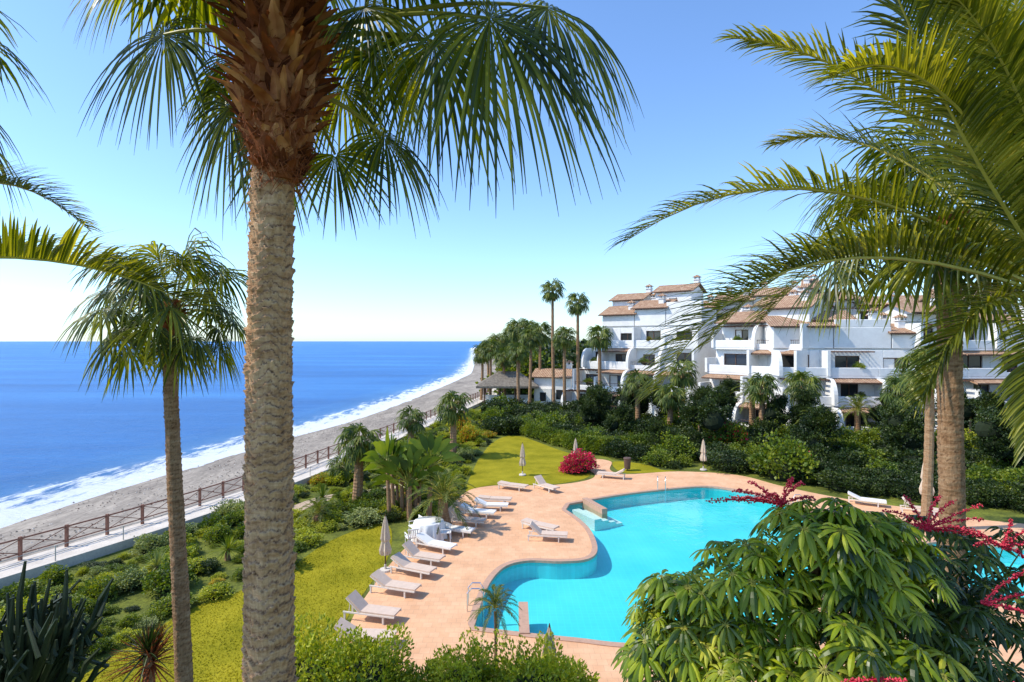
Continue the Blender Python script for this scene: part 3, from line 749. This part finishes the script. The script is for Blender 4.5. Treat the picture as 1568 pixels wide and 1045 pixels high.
for (x,y,r,h) in [(14,66,1.9,5),(17,63,2.0,4.6),(20,58,1.8,5.2),(11,71,1.7,4.5),(17,52,2.0,4.0),(19.5,54,1.5,5.6),(25,54,1.6,4.6),(28,53,1.5,5.2),(41,51,2.2,5.6),(47,50,2.3,5.2),(52,49,2.4,5.0),(57,48,2.3,5.6),(11,58,1.4,3.2),(31,44,2.0,4.2),(35,41,2.2,4.4),(41,41,2.6,5.0),(47,40,3,5.4),(23,62,1.4,6.0),(13.5,50,1.5,3.4),(8.8,62,1.6,4.4),(36.5,55,1.5,5),(24.5,46,1.6,3.8)]:
    e=empty('garden_tree',(x,y,0)); mbt=MB(); mbt.tube([V((0,0,0)),V((.1,0,h*.6))],[.14,.08],M['trunk2'],8); obj('trunk',mbt.mesh('t'),e)
    for q in range(5):
        s=r*R.uniform(.4,.7); obj('crown',R.choice(TM),e,(R.uniform(-.6,.6)*r,R.uniform(-.6,.6)*r,h*R.uniform(.25,.9)),(R.random(),R.random(),R.random()*6),(s,s,s*1.1))

# --- near bushes at the bottom of the picture
BL=bush_mesh('near_bush',101,9000,0.085,M['b_lime'],lump=.4,asp=.28); BN=bush_mesh('near_bush',102,9000,0.08,M['b_mid'],lump=.4,asp=.28)
for (x,y,z,r,m) in [(-4.5,12.6,2.0,1.2,BL),(-3.2,12.3,2.3,1.0,BL),(-2.2,12.4,1.6,1.1,BN),(-1.0,12.6,2.05,.9,BL),(0.6,12.5,1.95,1.05,BL),(1.7,12.2,1.4,1.0,BN),(-2.6,11.6,1.0,1.6,BN),(0,11.6,0.9,1.6,BN)]:
    e=obj('large_shrub',m,None,(x,y,z),(0,0,R.uniform(0,6)),(r,r,r*1.15))
    mbt=MB(); mbt.tube([V((0,0,-z/r/1.15)),V((0,0,0))],[.12,.08],M['trunk2'],8); obj('stem',mbt.mesh('stem'),e)

# --- umbrella tree (schefflera)
def whorl(mb,p,ax,rad,mat,n=None,droop=0.8):
    ax=ax.normalized(); n=n or R.randint(9,13)
    u=ax.cross(V((0.3,1,0.2))).normalized(); w=ax.cross(u)
    a0=R.uniform(0,6)
    for i in range(n):
        a=a0+2*math.pi*i/n+R.uniform(-.1,.1); o=u*math.cos(a)+w*math.sin(a); sd=ax.cross(o).normalized()
        L=rad*R.uniform(.7,1.15); q=p+o*rad*0.16; d=(o+ax*0.4).normalized(); rows=[]; dr=droop*R.uniform(.7,1.4)
        for k in range(6):
            t=k/5; dd=(d+V((0,0,-dr*1.8*t))-ax*0.25*t).normalized()
            if k: q=q+dd*L/5
            ww=L*0.115*math.sin(math.pi*(0.06+0.90*t))**0.8
            nu=sd.cross(dd)
            rows.append([q-sd*ww+nu*ww*.5,q,q+sd*ww+nu*ww*.5])
        mb.quadstrip(rows,mat)
        mb.quadstrip([[p-sd*.004,p+sd*.004],[p+o*rad*.16-sd*.004,p+o*rad*.16+sd*.004]],M['pet'])
def schefflera(base, blobs, n, rad, mat, spikes=()):
    e=empty('umbrella_tree',base); mb=MB(); st=MB(); b=V(base)
    st.tube([V((0,0,0)),V((0.1,0,3)),V((0,0.1,6))],[.16,.13,.1],M['trunk2'],8)
    for (c,r,m) in blobs:
        c=V(c)-b
        st.tube([V((0,0,5)),(V((0,0,5.6))+c)/2,c],[.09,.06,.03],M['trunk2'],6)
        for i in range(int(m*n)):
            d=V((R.gauss(0,1),R.gauss(0,1),R.gauss(0.25,1))).normalized()
            rr=r*(1.12-0.5*R.random()**2)
            p=c+d*rr; ax=(d*0.8+V((0,0,.8))+V((R.uniform(-.35,.35),R.uniform(-.35,.35),0)))
            mm=mat
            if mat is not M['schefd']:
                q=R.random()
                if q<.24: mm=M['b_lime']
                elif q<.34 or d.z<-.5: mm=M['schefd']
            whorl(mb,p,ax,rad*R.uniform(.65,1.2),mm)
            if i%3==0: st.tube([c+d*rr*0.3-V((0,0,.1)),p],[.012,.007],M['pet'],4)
    obj('foliage',mb.mesh('umbrella_tree_foliage'),e); obj('branches',st.mesh('branches',True),e)
    if spikes:
        sp=MB()
        for (p0,p1) in spikes:
            p0=V(p0)-b; p1=V(p1)-b; mid=(p0+p1)/2+V((R.uniform(-.05,.05),0,R.uniform(.03,.09)))
            pts=[p0*(1-t)**2+mid*2*t*(1-t)+p1*t*t for t in [i/8 for i in range(9)]]
            sp.tube(pts,[.008-.0005*i for i in range(9)],M['red'],5)
            for i in range(64):
                t=i/64; c=p0*(1-t)**2+mid*2*t*(1-t)+p1*t*t+V((R.uniform(-1,1),R.uniform(-1,1),R.uniform(-1,1)))*0.02
                r=R.uniform(.007,.015)
                k=len(sp.v); sp.v.extend([tuple(c+V(q)*r) for q in ((1,0,0),(-1,0,0),(0,1,0),(0,-1,0),(0,0,1),(0,0,-1))])
                for q in ((0,2,4),(2,1,4),(1,3,4),(3,0,4),(2,0,5),(1,2,5),(3,1,5),(0,3,5)): sp.face(tuple(k+z for z in q),M['red'])
        obj('flower_spikes',sp.mesh('flower_spikes'),e)
    return e
sp1=[]
for (c,dirs) in [((2.6,5.5,8.42),[(-.5,0,.14),(-.42,.1,.02),(-.3,0,.22),(.25,.1,.17),(.1,0,.24),(-.6,.1,0),(-.2,-.1,.12),(.3,0,.05),(-.45,-.1,.08)]),
                 ((4.3,5.9,8.05),[(-.5,0,.2),(-.2,0,.3),(.3,0,.3),(.6,0,.1),(.15,0,.38),(.7,0,-.1),(-.4,0,.05),(.5,0,.22),(.45,-.1,-.02)]),
                 ((5.0,5.8,7.9),[(-.5,0,.2),(.1,0,.3),(.4,0,.2),(.5,0,0),(-.3,0,.02),(.3,0,-.2)])]:
    for d in dirs: sp1.append((c,tuple(V(c)+V(d)*R.uniform(.9,1.25))))
sp1b=[((3.2,4.4,7.2),(3.75,4.35,7.1)),((3.2,4.4,7.2),(3.7,4.3,7.3)),((2.5,4.2,7.5),(2.95,4.15,7.45)),((2.4,4.2,7.45),(2.85,4.1,7.55)),((3.3,4.3,7.15),(3.4,4.25,6.85)),((3.6,4.4,7.3),(3.75,4.3,6.9)),((4.3,5.2,7.6),(4.8,5.1,7.75)),((4.3,5.2,7.6),(4.65,5.1,7.95)),((4.3,5.2,7.6),(4.7,5.0,7.5)),((3.3,4.3,7.3),(3.8,4.2,7.45))]
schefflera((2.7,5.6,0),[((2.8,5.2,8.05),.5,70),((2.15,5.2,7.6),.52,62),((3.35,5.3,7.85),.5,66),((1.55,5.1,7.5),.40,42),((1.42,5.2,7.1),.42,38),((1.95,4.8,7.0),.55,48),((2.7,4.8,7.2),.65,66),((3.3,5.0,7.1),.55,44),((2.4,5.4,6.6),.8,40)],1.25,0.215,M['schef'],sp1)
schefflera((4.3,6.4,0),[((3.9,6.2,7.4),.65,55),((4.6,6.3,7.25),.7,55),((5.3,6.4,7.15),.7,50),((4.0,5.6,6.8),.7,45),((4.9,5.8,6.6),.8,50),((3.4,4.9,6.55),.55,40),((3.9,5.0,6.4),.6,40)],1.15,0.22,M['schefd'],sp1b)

# --- candelabra cactus, bottom left
mb=MB()
for i in range(70):
    a=R.uniform(0,6.28); r=R.uniform(.1,1.1); bx=math.cos(a)*r; by=math.sin(a)*r; z0=R.uniform(4.0,5.0); z1=z0+R.uniform(.6,1.4)-0.5*r
    pts=[V((bx*.3,by*.3,z0-1.0)),V((bx*.75,by*.75,z0-.4)),V((bx,by,z0)),V((bx*1.08,by*1.05,(z0+z1)/2)),V((bx*1.2+R.uniform(-.1,.1),by*1.15,z1))]
    mb.tube(pts,[.045,.045,.05,.045,.02],M['cactus'],5)
    for q in range(2):
        if R.random()<.7: mb.tube([pts[2],pts[2]+V((R.uniform(-.25,.25),R.uniform(-.2,.2),.12)),pts[2]+V((R.uniform(-.35,.35),R.uniform(-.2,.2),R.uniform(.35,.7)))],[.035,.04,.02],M['cactus'],5)
mb.tube([V((0,0,0)),V((0,0,2)),V((0,0,4))],[.25,.22,.16],M['cactus'],8)
obj('candelabra_cactus',mb.mesh('candelabra_cactus'),None,(-7.95,9,0.35))
def yucca(x,y,z,s,n=90,mat='b_mid'):
    mb=MB(); mb.tube([V((0,0,-z)),V((0,0,0))],[.14,.1],M['trunk2'],8)
    for i in range(n):
        d=rnd_dir(i*2.4,R.uniform(-.4,1.5)); sd=d.cross(V((.1,.2,1))).normalized(); rows=[]
        for k in range(4):
            t=k/3; q=d*s*t+V((0,0,-.12*s*t*t)); w=.03*s*(1-t)**.6+.002; rows.append([q-sd*w,q-V((0,0,.01)),q+sd*w])
        mb.quadstrip(rows,M[mat])
    obj('yucca',mb.mesh('yucca'),None,(x,y,z))
yucca(-8.9,14,2.1,1.0,110,'fibre'); yucca(-8.9,13.9,2.4,0.9,70,'b_dark'); yucca(-11,33,0.9,1.0); yucca(-13,26,.5,.8); yucca(-15,24,.5,.8,80,'b_grey')

# ---------------------------------------------------------------- pool furniture
def lounger_mesh(col, ang):
    mb=MB(); F=M['frame']
    for x in (-.95,.55):
        for y in (-.28,.28): mb.box(x-.03,x+.03,y-.03,y+.03,0,.27,F)
    for y in (-.32,.28): mb.box(-1.0,.98,y,y+.04,.26,.31,F)
    for i in range(14): mb.box(-.35+i*.095,-.29+i*.095,-.28,.28,.285,.305,F)
    mb.box(-.33,.98,-.29,.29,.312,.375,col)
    T=Matrix.Translation((-.35,0,.31))@Matrix.Rotation(math.radians(ang),4,'Y')
    mb.box(-.72,0,-.29,.29,.0,.07,col,T); mb.box(-.72,-.02,-.31,.31,-.03,-.005,F,T)
    if ang>15:
        for y in (-.25,.25): mb.tube([V((-.8,y,.28)),V((-.75,y,.31+.5*math.sin(math.radians(ang))))],[.015,.015],F,5)
    return mb.mesh('sun_lounger')
LM=[lounger_mesh(M['cushion'],30),lounger_mesh(M['cushion'],42),lounger_mesh(M['whitecloth'],24),lounger_mesh(M['cushion'],4)]
for (x,y,a) in [(-4.8,18.7,-3),(-5.0,20.4,-14),(-4.6,22.5,-18),(-4.2,24.3,-24),(-4.0,25.6,-20),(-3.6,27.1,-26),(-2.4,30.8,-12),(-1.9,32.3,-14),(-1.2,33.6,-6),(-1.0,34.9,-8),
                (1.5,29.9,-35),(1.8,28.5,-8),(0.1,38.2,-25),(2.3,38.0,-50),(7.2,41.4,160),(21.6,34.6,-30),(23.6,32.8,-27),(-2.9,29.3,-20)]:
    obj('sun_lounger',R.choice(LM),None,(x,y,.035),(0,0,math.radians(a)))
def parasol(h=2.5):
    mb=MB(); mb.tube([V((0,0,0)),V((0,0,h))],[.03,.025],M['wood'],8)
    mb.tube([V((0,0,0)),V((0,0,.08)),V((0,0,.09)),V((0,0,.3))],[.28,.26,.06,.05],M['prom'],16)
    rows=[]
    for k,(t,r) in enumerate([(0.30,.22),(0.38,.25),(0.48,.19),(0.54,.15),(0.58,.20),(0.75,.15),(0.9,.09),(1.0,.02)]):
        rows.append([V((math.cos(a)*r*q,math.sin(a)*r*q,h*t)) for a,q in [(2*math.pi*j/24,(1.15 if j%3==0 else .75)) for j in range(24)]])
    mb.quadstrip(rows,M['cloth'],True); mb.tube([V((0,0,h)),V((0,0,h+.08))],[.03,.01],M['wood'],6)
    return mb.mesh('closed_parasol')
PM=parasol()
for (x,y,s) in [(-5.5,24.7,.95),(.78,42.3,.95),(5.05,45.2,.9),(14.8,44.0,.95),(24.2,33.2,1.35),(.98,14.9,1.0)]: obj('closed_parasol',PM,None,(x,y,.03),(0,0,R.random()),(s,s,s))
mb=MB(); rows=[]
for z,r,am in ((0.02,.78,.09),(.3,.74,.06),(.6,.70,.03),(.74,.68,.0),(.765,.66,0),(.77,.0,0)):
    rows.append([V((math.cos(2*math.pi*j/60)*(r+am*math.cos(j*2*math.pi/60*12)),math.sin(2*math.pi*j/60)*(r+am*math.cos(j*2*math.pi/60*12)),z)) for j in range(60)])
mb.quadstrip(rows,M['whitecloth'],True); obj('round_table',mb.mesh('round_table',True),None,(-4.2,28.7,.03),(0,0,0),(1.1,1.1,1.2))
def chair(x,y,a):
    mb=MB(); c=M['whitecloth']
    for px in (-.22,.22):
        for py in (-.22,.22): mb.tube([V((px*1.1,py*1.1,0)),V((px,py,.44))],[.02,.02],c,6)
    mb.box(-.26,.26,-.26,.26,.43,.47,c)
    T=Matrix.Translation((0,.24,.46))@Matrix.Rotation(math.radians(-12),4,'X')
    for i in range(5): mb.box(-.24+i*.105,-.18+i*.105,-.015,.015,0,.42,c,T)
    mb.box(-.27,.27,-.02,.02,.4,.46,c,T)
    for px in (-.27,.27): mb.box(px-.02,px+.02,-.22,.24,.62,.65,c); mb.tube([V((px,-.2,.44)),V((px,-.2,.63))],[.015,.015],c,5)
    obj('garden_chair',mb.mesh('garden_chair'),None,(x,y,.03),(0,0,a))
chair(-4.9,27.7,3.6); chair(-3.3,28.4,1.6); chair(-5,29.3,-1)
mb=MB(); mb.tube([V((0,0,.1)),V((0,0,.75)),V((0,0,.78)),V((0,0,.84))],[.2,.24,.27,.25],M['pot'],16); mb.box(-.03,.03,-.03,.03,0,.12,M['pot'])
obj('litter_bin',mb.mesh('litter_bin'),None,(8.9,43.9,.03),(0,0,0),(1.15,1.15,1.15))

# ---------------------------------------------------------------- buildings
def gable(mb,x0,x1,y0,y1,z,rise,ov=.5):
    x0-=ov;x1+=ov;y0-=ov;y1+=ov; ym=(y0+y1)/2; t=.16
    for (ya,yb) in ((y0,ym),(y1,ym)):
        a=[V((x0,ya,z)),V((x1,ya,z)),V((x1,yb,z+rise)),V((x0,yb,z+rise))]
        b=len(mb.v); mb.v.extend([tuple(p) for p in a]+[tuple(p+V((0,0,t))) for p in a])
        for q,m in (((0,1,2,3),M['wood']),((4,5,6,7),M['tile']),((0,1,5,4),M['wood']),((1,2,6,5),M['tile']),((3,0,4,7),M['tile'])): mb.face(tuple(b+i for i in q),m)
    for xx in (x0+ov,x1-ov):
        b=len(mb.v); mb.v.extend([(xx,y0+ov*.6,z-.02),(xx,y1-ov*.6,z-.02),(xx,ym,z+rise-.05)]); mb.face((b,b+1,b+2),M['white'])
def shed(mb,x0,x1,y0,y1,z0,z1,ov=.3):
    a=[V((x0-ov,y0-ov,z0)),V((x1+ov,y0-ov,z0)),V((x1+ov,y1,z1)),V((x0-ov,y1,z1))]
    b=len(mb.v); mb.v.extend([tuple(p) for p in a]+[tuple(p+V((0,0,.16))) for p in a])
    for q,m in (((0,1,2,3),M['wood']),((4,5,6,7),M['tile']),((0,1,5,4),M['wood']),((1,2,6,5),M['tile']),((3,0,4,7),M['tile'])): mb.face(tuple(b+i for i in q),m)
def chimney(mb,rf,x,y,z,h=1.6):
    mb.box(x-.4,x+.4,y-.4,y+.4,z,z+h,M['white']); mb.box(x-.52,x+.52,y-.52,y+.52,z+h+.003,z+h+.12,M['white'])
    for a in (-.3,.3):
        for c in (-.3,.3): mb.box(x+a-.09,x+a+.09,y+c-.09,y+c+.09,z+h+.123,z+h+.45,M['white'])
    b=len(rf.v); s=.6; zz=z+h+.45
    rf.v.extend([(x-s,y-s,zz),(x+s,y-s,zz),(x+s,y+s,zz),(x-s,y+s,zz),(x,y,zz+.4)])
    for q in ((0,1,4),(1,2,4),(2,3,4),(3,0,4),(3,2,1,0)): rf.face(tuple(b+i for i in q),M['tile'])
def fin_curved(mb, x0, x1, y0, y1, z0, h):
    n=7; prof=[(y1,z0),(y1,z0+h)]
    for i in range(n+1):
        a=i/n*math.pi/2; prof.append((y0+(y1-y0)*.55*(1-math.sin(a)) , z0+h*(.25+.75*math.cos(a))))
    prof.append((y0,z0)); b=len(mb.v); k=len(prof)
    for x in (x0,x1): mb.v.extend([(x,p[0],p[1]) for p in prof])
    mb.face(tuple(b+i for i in range(k)),M['white']); mb.face(tuple(b+k+i for i in reversed(range(k))),M['white'])
    for i in range(k): j=(i+1)%k; mb.face((b+i,b+k+i,b+k+j,b+j),M['white'])
def apartment(x,y,rot,W,D,floors,step=1.4,xs=0.0,seed=0,towers=()):
    rr=random.Random(seed); e=empty('white_apartment_building',(x,y,0),(0,0,math.radians(rot)))
    wl=MB(); gl=MB(); fr=MB(); rf=MB(); fn=MB(); h=3.05
    nb=max(2,round(W/4.6)); bw=W/nb
    for i in range(floors):
        z=i*h; y0=i*step; yw=y0+2.0; xa=i*xs
        wl.box(xa,W,yw+.3,D,z,z+h-.002,M['white'])
        wl.box(xa-.05,W+.05,y0-.1,yw-.003,z-.22,z,M['white'])
        for b in range(nb):
            bx0=max(xa,b*bw); bx1=(b+1)*bw
            if bx1-bx0<1.8: continue
            bwid=bx1-bx0; ow=min(bwid-1.0,rr.choice([2.2,2.6,1.8,3.0])); cx=(bx0+bx1)/2+rr.uniform(-.3,.3)
            cx=max(bx0+ow/2+.2,min(bx1-ow/2-.2,cx)); oh=rr.choice([2.2,2.3,2.0])
            a0=cx-ow/2; a1=cx+ow/2
            wl.box(bx0,a0,yw,yw+.3,z,z+h-.22,M['white']); wl.box(a1,bx1,yw,yw+.3,z,z+h-.22,M['white']); wl.box(a0,a1,yw,yw+.3,z+oh,z+h-.22,M['white'])
            gl.box(a0,a1,yw+.2,yw+.24,z,z+oh,M['glass'])
            for fx in (a0,cx-.04,a1-.08): fr.box(fx,fx+.08,yw+.13,yw+.19,z,z+oh,M['wood'])
            fr.box(a0,a1,yw+.125,yw+.128,z+oh-.1,z+oh,M['wood'])
            if rr.random()<.3: gl.box(a0+.1,cx-.05,yw+.192,yw+.197,z,z+oh-.1,M['whitecloth'])
            typ=rr.random()
            wl.box(bx0,bx1,y0-.1,y0+.12,z+.003,z+(.95 if typ>.25 else .5),M['white'])
            if typ<=.25:
                fr.tube([V((bx0,y0,z+.95)),V((bx1,y0,z+.95))],[.03,.03],M['wood'],5)
                k=bx0
                while k<bx1: fr.tube([V((k,y0,z+.5)),V((k,y0,z+.95))],[.015,.015],M['wood'],4); k+=.25
            if rr.random()<.9:
                if rr.random()<.6: fin_curved(fn,bx0-.18,bx0+.2,y0-rr.uniform(.5,1.4),yw-.004,z+.004,h-.23)
                else: fn.box(bx0-.14,bx0+.16,y0-.35,yw-.004,z+.004,z+rr.choice([h-.22,1.8]),M['white'])
            if rr.random()<.4 and i<floors-1: shed(rf,bx0+.2,bx1-.2,y0+.2,yw-.01,z+h-.75,z+h-.28,.15)
            elif rr.random()<.4 :
                for q in range(int(bwid/.45)): fr.box(bx0+.3+q*.45,bx0+.4+q*.45,y0+.1,yw-.01,z+h-.42,z+h-.28,M['wood'])
            if rr.random()<.6:
                obj('balcony_plant',R.choice(BM['mid']+BM['redf']+BM['dark']),e,(cx+rr.uniform(-1,1),y0+.35,z+.95),(0,0,rr.random()*6),(.65,.35,.5))
        fn.box(W-.14,W+.16,y0-.35,yw-.004,z+.004,z+h-.22,M['white'])
    zt=floors*h; yt=(floors-1)*step
    xx=(floors-1)*xs; segs=[]
    while xx<W-1:
        wseg=min(rr.uniform(4.5,7),W-xx); segs.append((xx,xx+wseg)); xx+=wseg
    for (a,b) in segs:
        up=rr.choice([0,.9,1.6,2.4])
        if up: wl.box(a+.05,b-.05,yt+2.0+.01,yt+8,zt,zt+up,M['white'])
        if rr.random()<.8 : gable(rf,a+.1,b-.1,yt+(1.2 if up<1 else 2.0),yt+8,zt+up+.02,rr.uniform(1.1,1.7))
        else: wl.box(a+.1,b-.1,yt+2.05,yt+2.25,zt+up+.001,zt+up+.9,M['white'])
        chimney(wl,rf,a+1.2,yt+6.6,zt+up,1.9)
        if rr.random()<.6: chimney(wl,rf,b-1.2,yt+3.6,zt+up,1.5)
    for (tx,ty,tw,td,tz) in towers:
        wl.box(tx,tx+tw,ty,ty+td,0.01,tz,M['white']); gable(rf,tx,tx+tw,ty,ty+td,tz+.01,1.2,.45)
        gl.box(tx+tw/2-.5,tx+tw/2+.5,ty-.03,ty+.02,tz-2.2,tz-.9,M['glass'])
        for q in (tx+tw/2-.58,tx+tw/2+.5): fr.box(q,q+.08,ty-.07,ty-.003,tz-2.28,tz-.82,M['wood'])
        gl.box(tx+tw/2-.5,tx+tw/2+.5,ty-.03,ty+.02,tz-5.2,tz-3.9,M['glass'])
        chimney(wl,rf,tx+tw-.7,ty+td-.8,tz,2.0)
    w=obj('walls',wl.mesh('walls'),e); bv=w.modifiers.new('b','BEVEL'); bv.width=.07; bv.segments=2; bv.limit_method='ANGLE'
    obj('buttress_walls',fn.mesh('buttress_walls'),e)
    obj('windows',gl.mesh('windows'),e); obj('window_frames',fr.mesh('frames'),e); obj('roof',rf.mesh('roof'),e)
apartment(7.6,84,-38,18.5,16,4,1.4,1.0,3,[(3,9.5,5,5,16.2),(10,10,5.5,5,17.2)])
apartment(22.4,70,-50,11,16,4,1.5,0.0,8,[(3.5,9,4.5,5,14.4)])
apartment(29.5,61,-8,15.5,16,3,1.4,0.0,12,[(5,6,4,5,12.3)])
apartment(45.2,59,2,13,16,4,1.3,0.0,17,[(7,8,5,5,14.6)])
apartment(58.6,56,-14,18,16,4,1.3,0.0,31,[(4,8,5,5,14.8)])
apartment(24,88,-30,20,14,5,1.2,0.0,23)
apartment(46,80,-10,26,14,5,1.2,0.0,29)
e=empty('white_annex',(3.5,90,0),(0,0,math.radians(-20)))
wl=MB(); rf=MB(); gl=MB()
wl.box(0,6,0,5,0,4.2,M['white']); wl.box(.5,3,-.8,-.003,0,2.6,M['white']); gable(rf,0,6,0,5,4.22,1.2); chimney(wl,rf,4.8,3.6,4.3,1.8)
gl.box(3.6,4.8,-.02,.02,.9,2.4,M['glass']); gl.box(1.2,2.2,-.82,-.79,.6,2.0,M['glass'])
obj('walls',wl.mesh('w'),e); obj('roof',rf.mesh('r'),e); obj('windows',gl.mesh('g'),e)
e=empty('beach_pavilion',(-4.3,88,0))
mb=MB()
for x in (0,2.4,4.8,7.2):
    for y in (0,5): mb.tube([V((x,y,0)),V((x,y,3.2))],[.12,.12],M['wood'],8)
mb.box(-.2,7.4,4.9,5.1,0,1.2,M['white']); mb.box(0.3,7,-.1,.1,0,1.0,M['white']); obj('posts',mb.mesh('posts'),e)
rf=MB(); b=[V((-1.2,-1.4,3.1)),V((8.4,-1.4,3.1)),V((8.4,6.4,3.1)),V((-1.2,6.4,3.1)),V((2.2,2.5,5.2)),V((5.2,2.5,5.2))]
rf.v=[tuple(p) for p in b]+[tuple(p+V((0,0,-.3))) for p in b[:4]]
for q in ((0,1,5,4),(1,2,5),(2,3,4,5),(3,0,4),(6,7,1,0),(7,8,2,1),(8,9,3,2),(9,6,0,3),(9,8,7,6)): rf.face(q,M['thatch'])
obj('thatched_roof',rf.mesh('roof'),e)

# ---------------------------------------------------------------- light
SUN=V((-0.80,-0.10,0.95)).normalized()
el=math.asin(SUN.z); az=math.atan2(SUN.x,SUN.y)
w=bpy.data.worlds.new('World'); sc.world=w; w.use_nodes=True; nt=w.node_tree; nt.nodes.clear()
o=nt.nodes.new('ShaderNodeOutputWorld'); bg=nt.nodes.new('ShaderNodeBackground'); sk=nt.nodes.new('ShaderNodeTexSky')
sk.sky_type='NISHITA'; sk.sun_disc=False; sk.sun_elevation=el; sk.sun_rotation=az
sk.air_density=1.0; sk.dust_density=0.5; sk.ozone_density=1.3; sk.altitude=10
tint=nt.nodes.new('ShaderNodeMix'); tint.data_type='RGBA'; tint.blend_type='MULTIPLY'; tint.inputs[0].default_value=1
nt.links.new(sk.outputs[0],tint.inputs[6]); tint.inputs[7].default_value=(1.22,1.52,1.88,1)
nt.links.new(tint.outputs[2],bg.inputs[0]); bg.inputs[1].default_value=0.15; nt.links.new(bg.outputs[0],o.inputs[0])
ld=bpy.data.lights.new('sun','SUN'); ld.energy=5.0; ld.angle=math.radians(.5); ld.color=(1,.93,.80)
lo=obj('sun',ld); lo.rotation_euler=SUN.to_track_quat('Z','Y').to_euler()
cd=bpy.data.cameras.new('camera'); cd.lens=20; cd.sensor_width=36; cd.clip_start=.05; cd.clip_end=40000
co=obj('camera',cd,None,(0,0,10),(math.radians(90),0,0)); sc.camera=co
sc.view_settings.view_transform='Standard'; sc.view_settings.look='None'; sc.view_settings.exposure=0; sc.view_settings.gamma=1
print('faces', sum(len(m.polygons) for m in bpy.data.meshes))
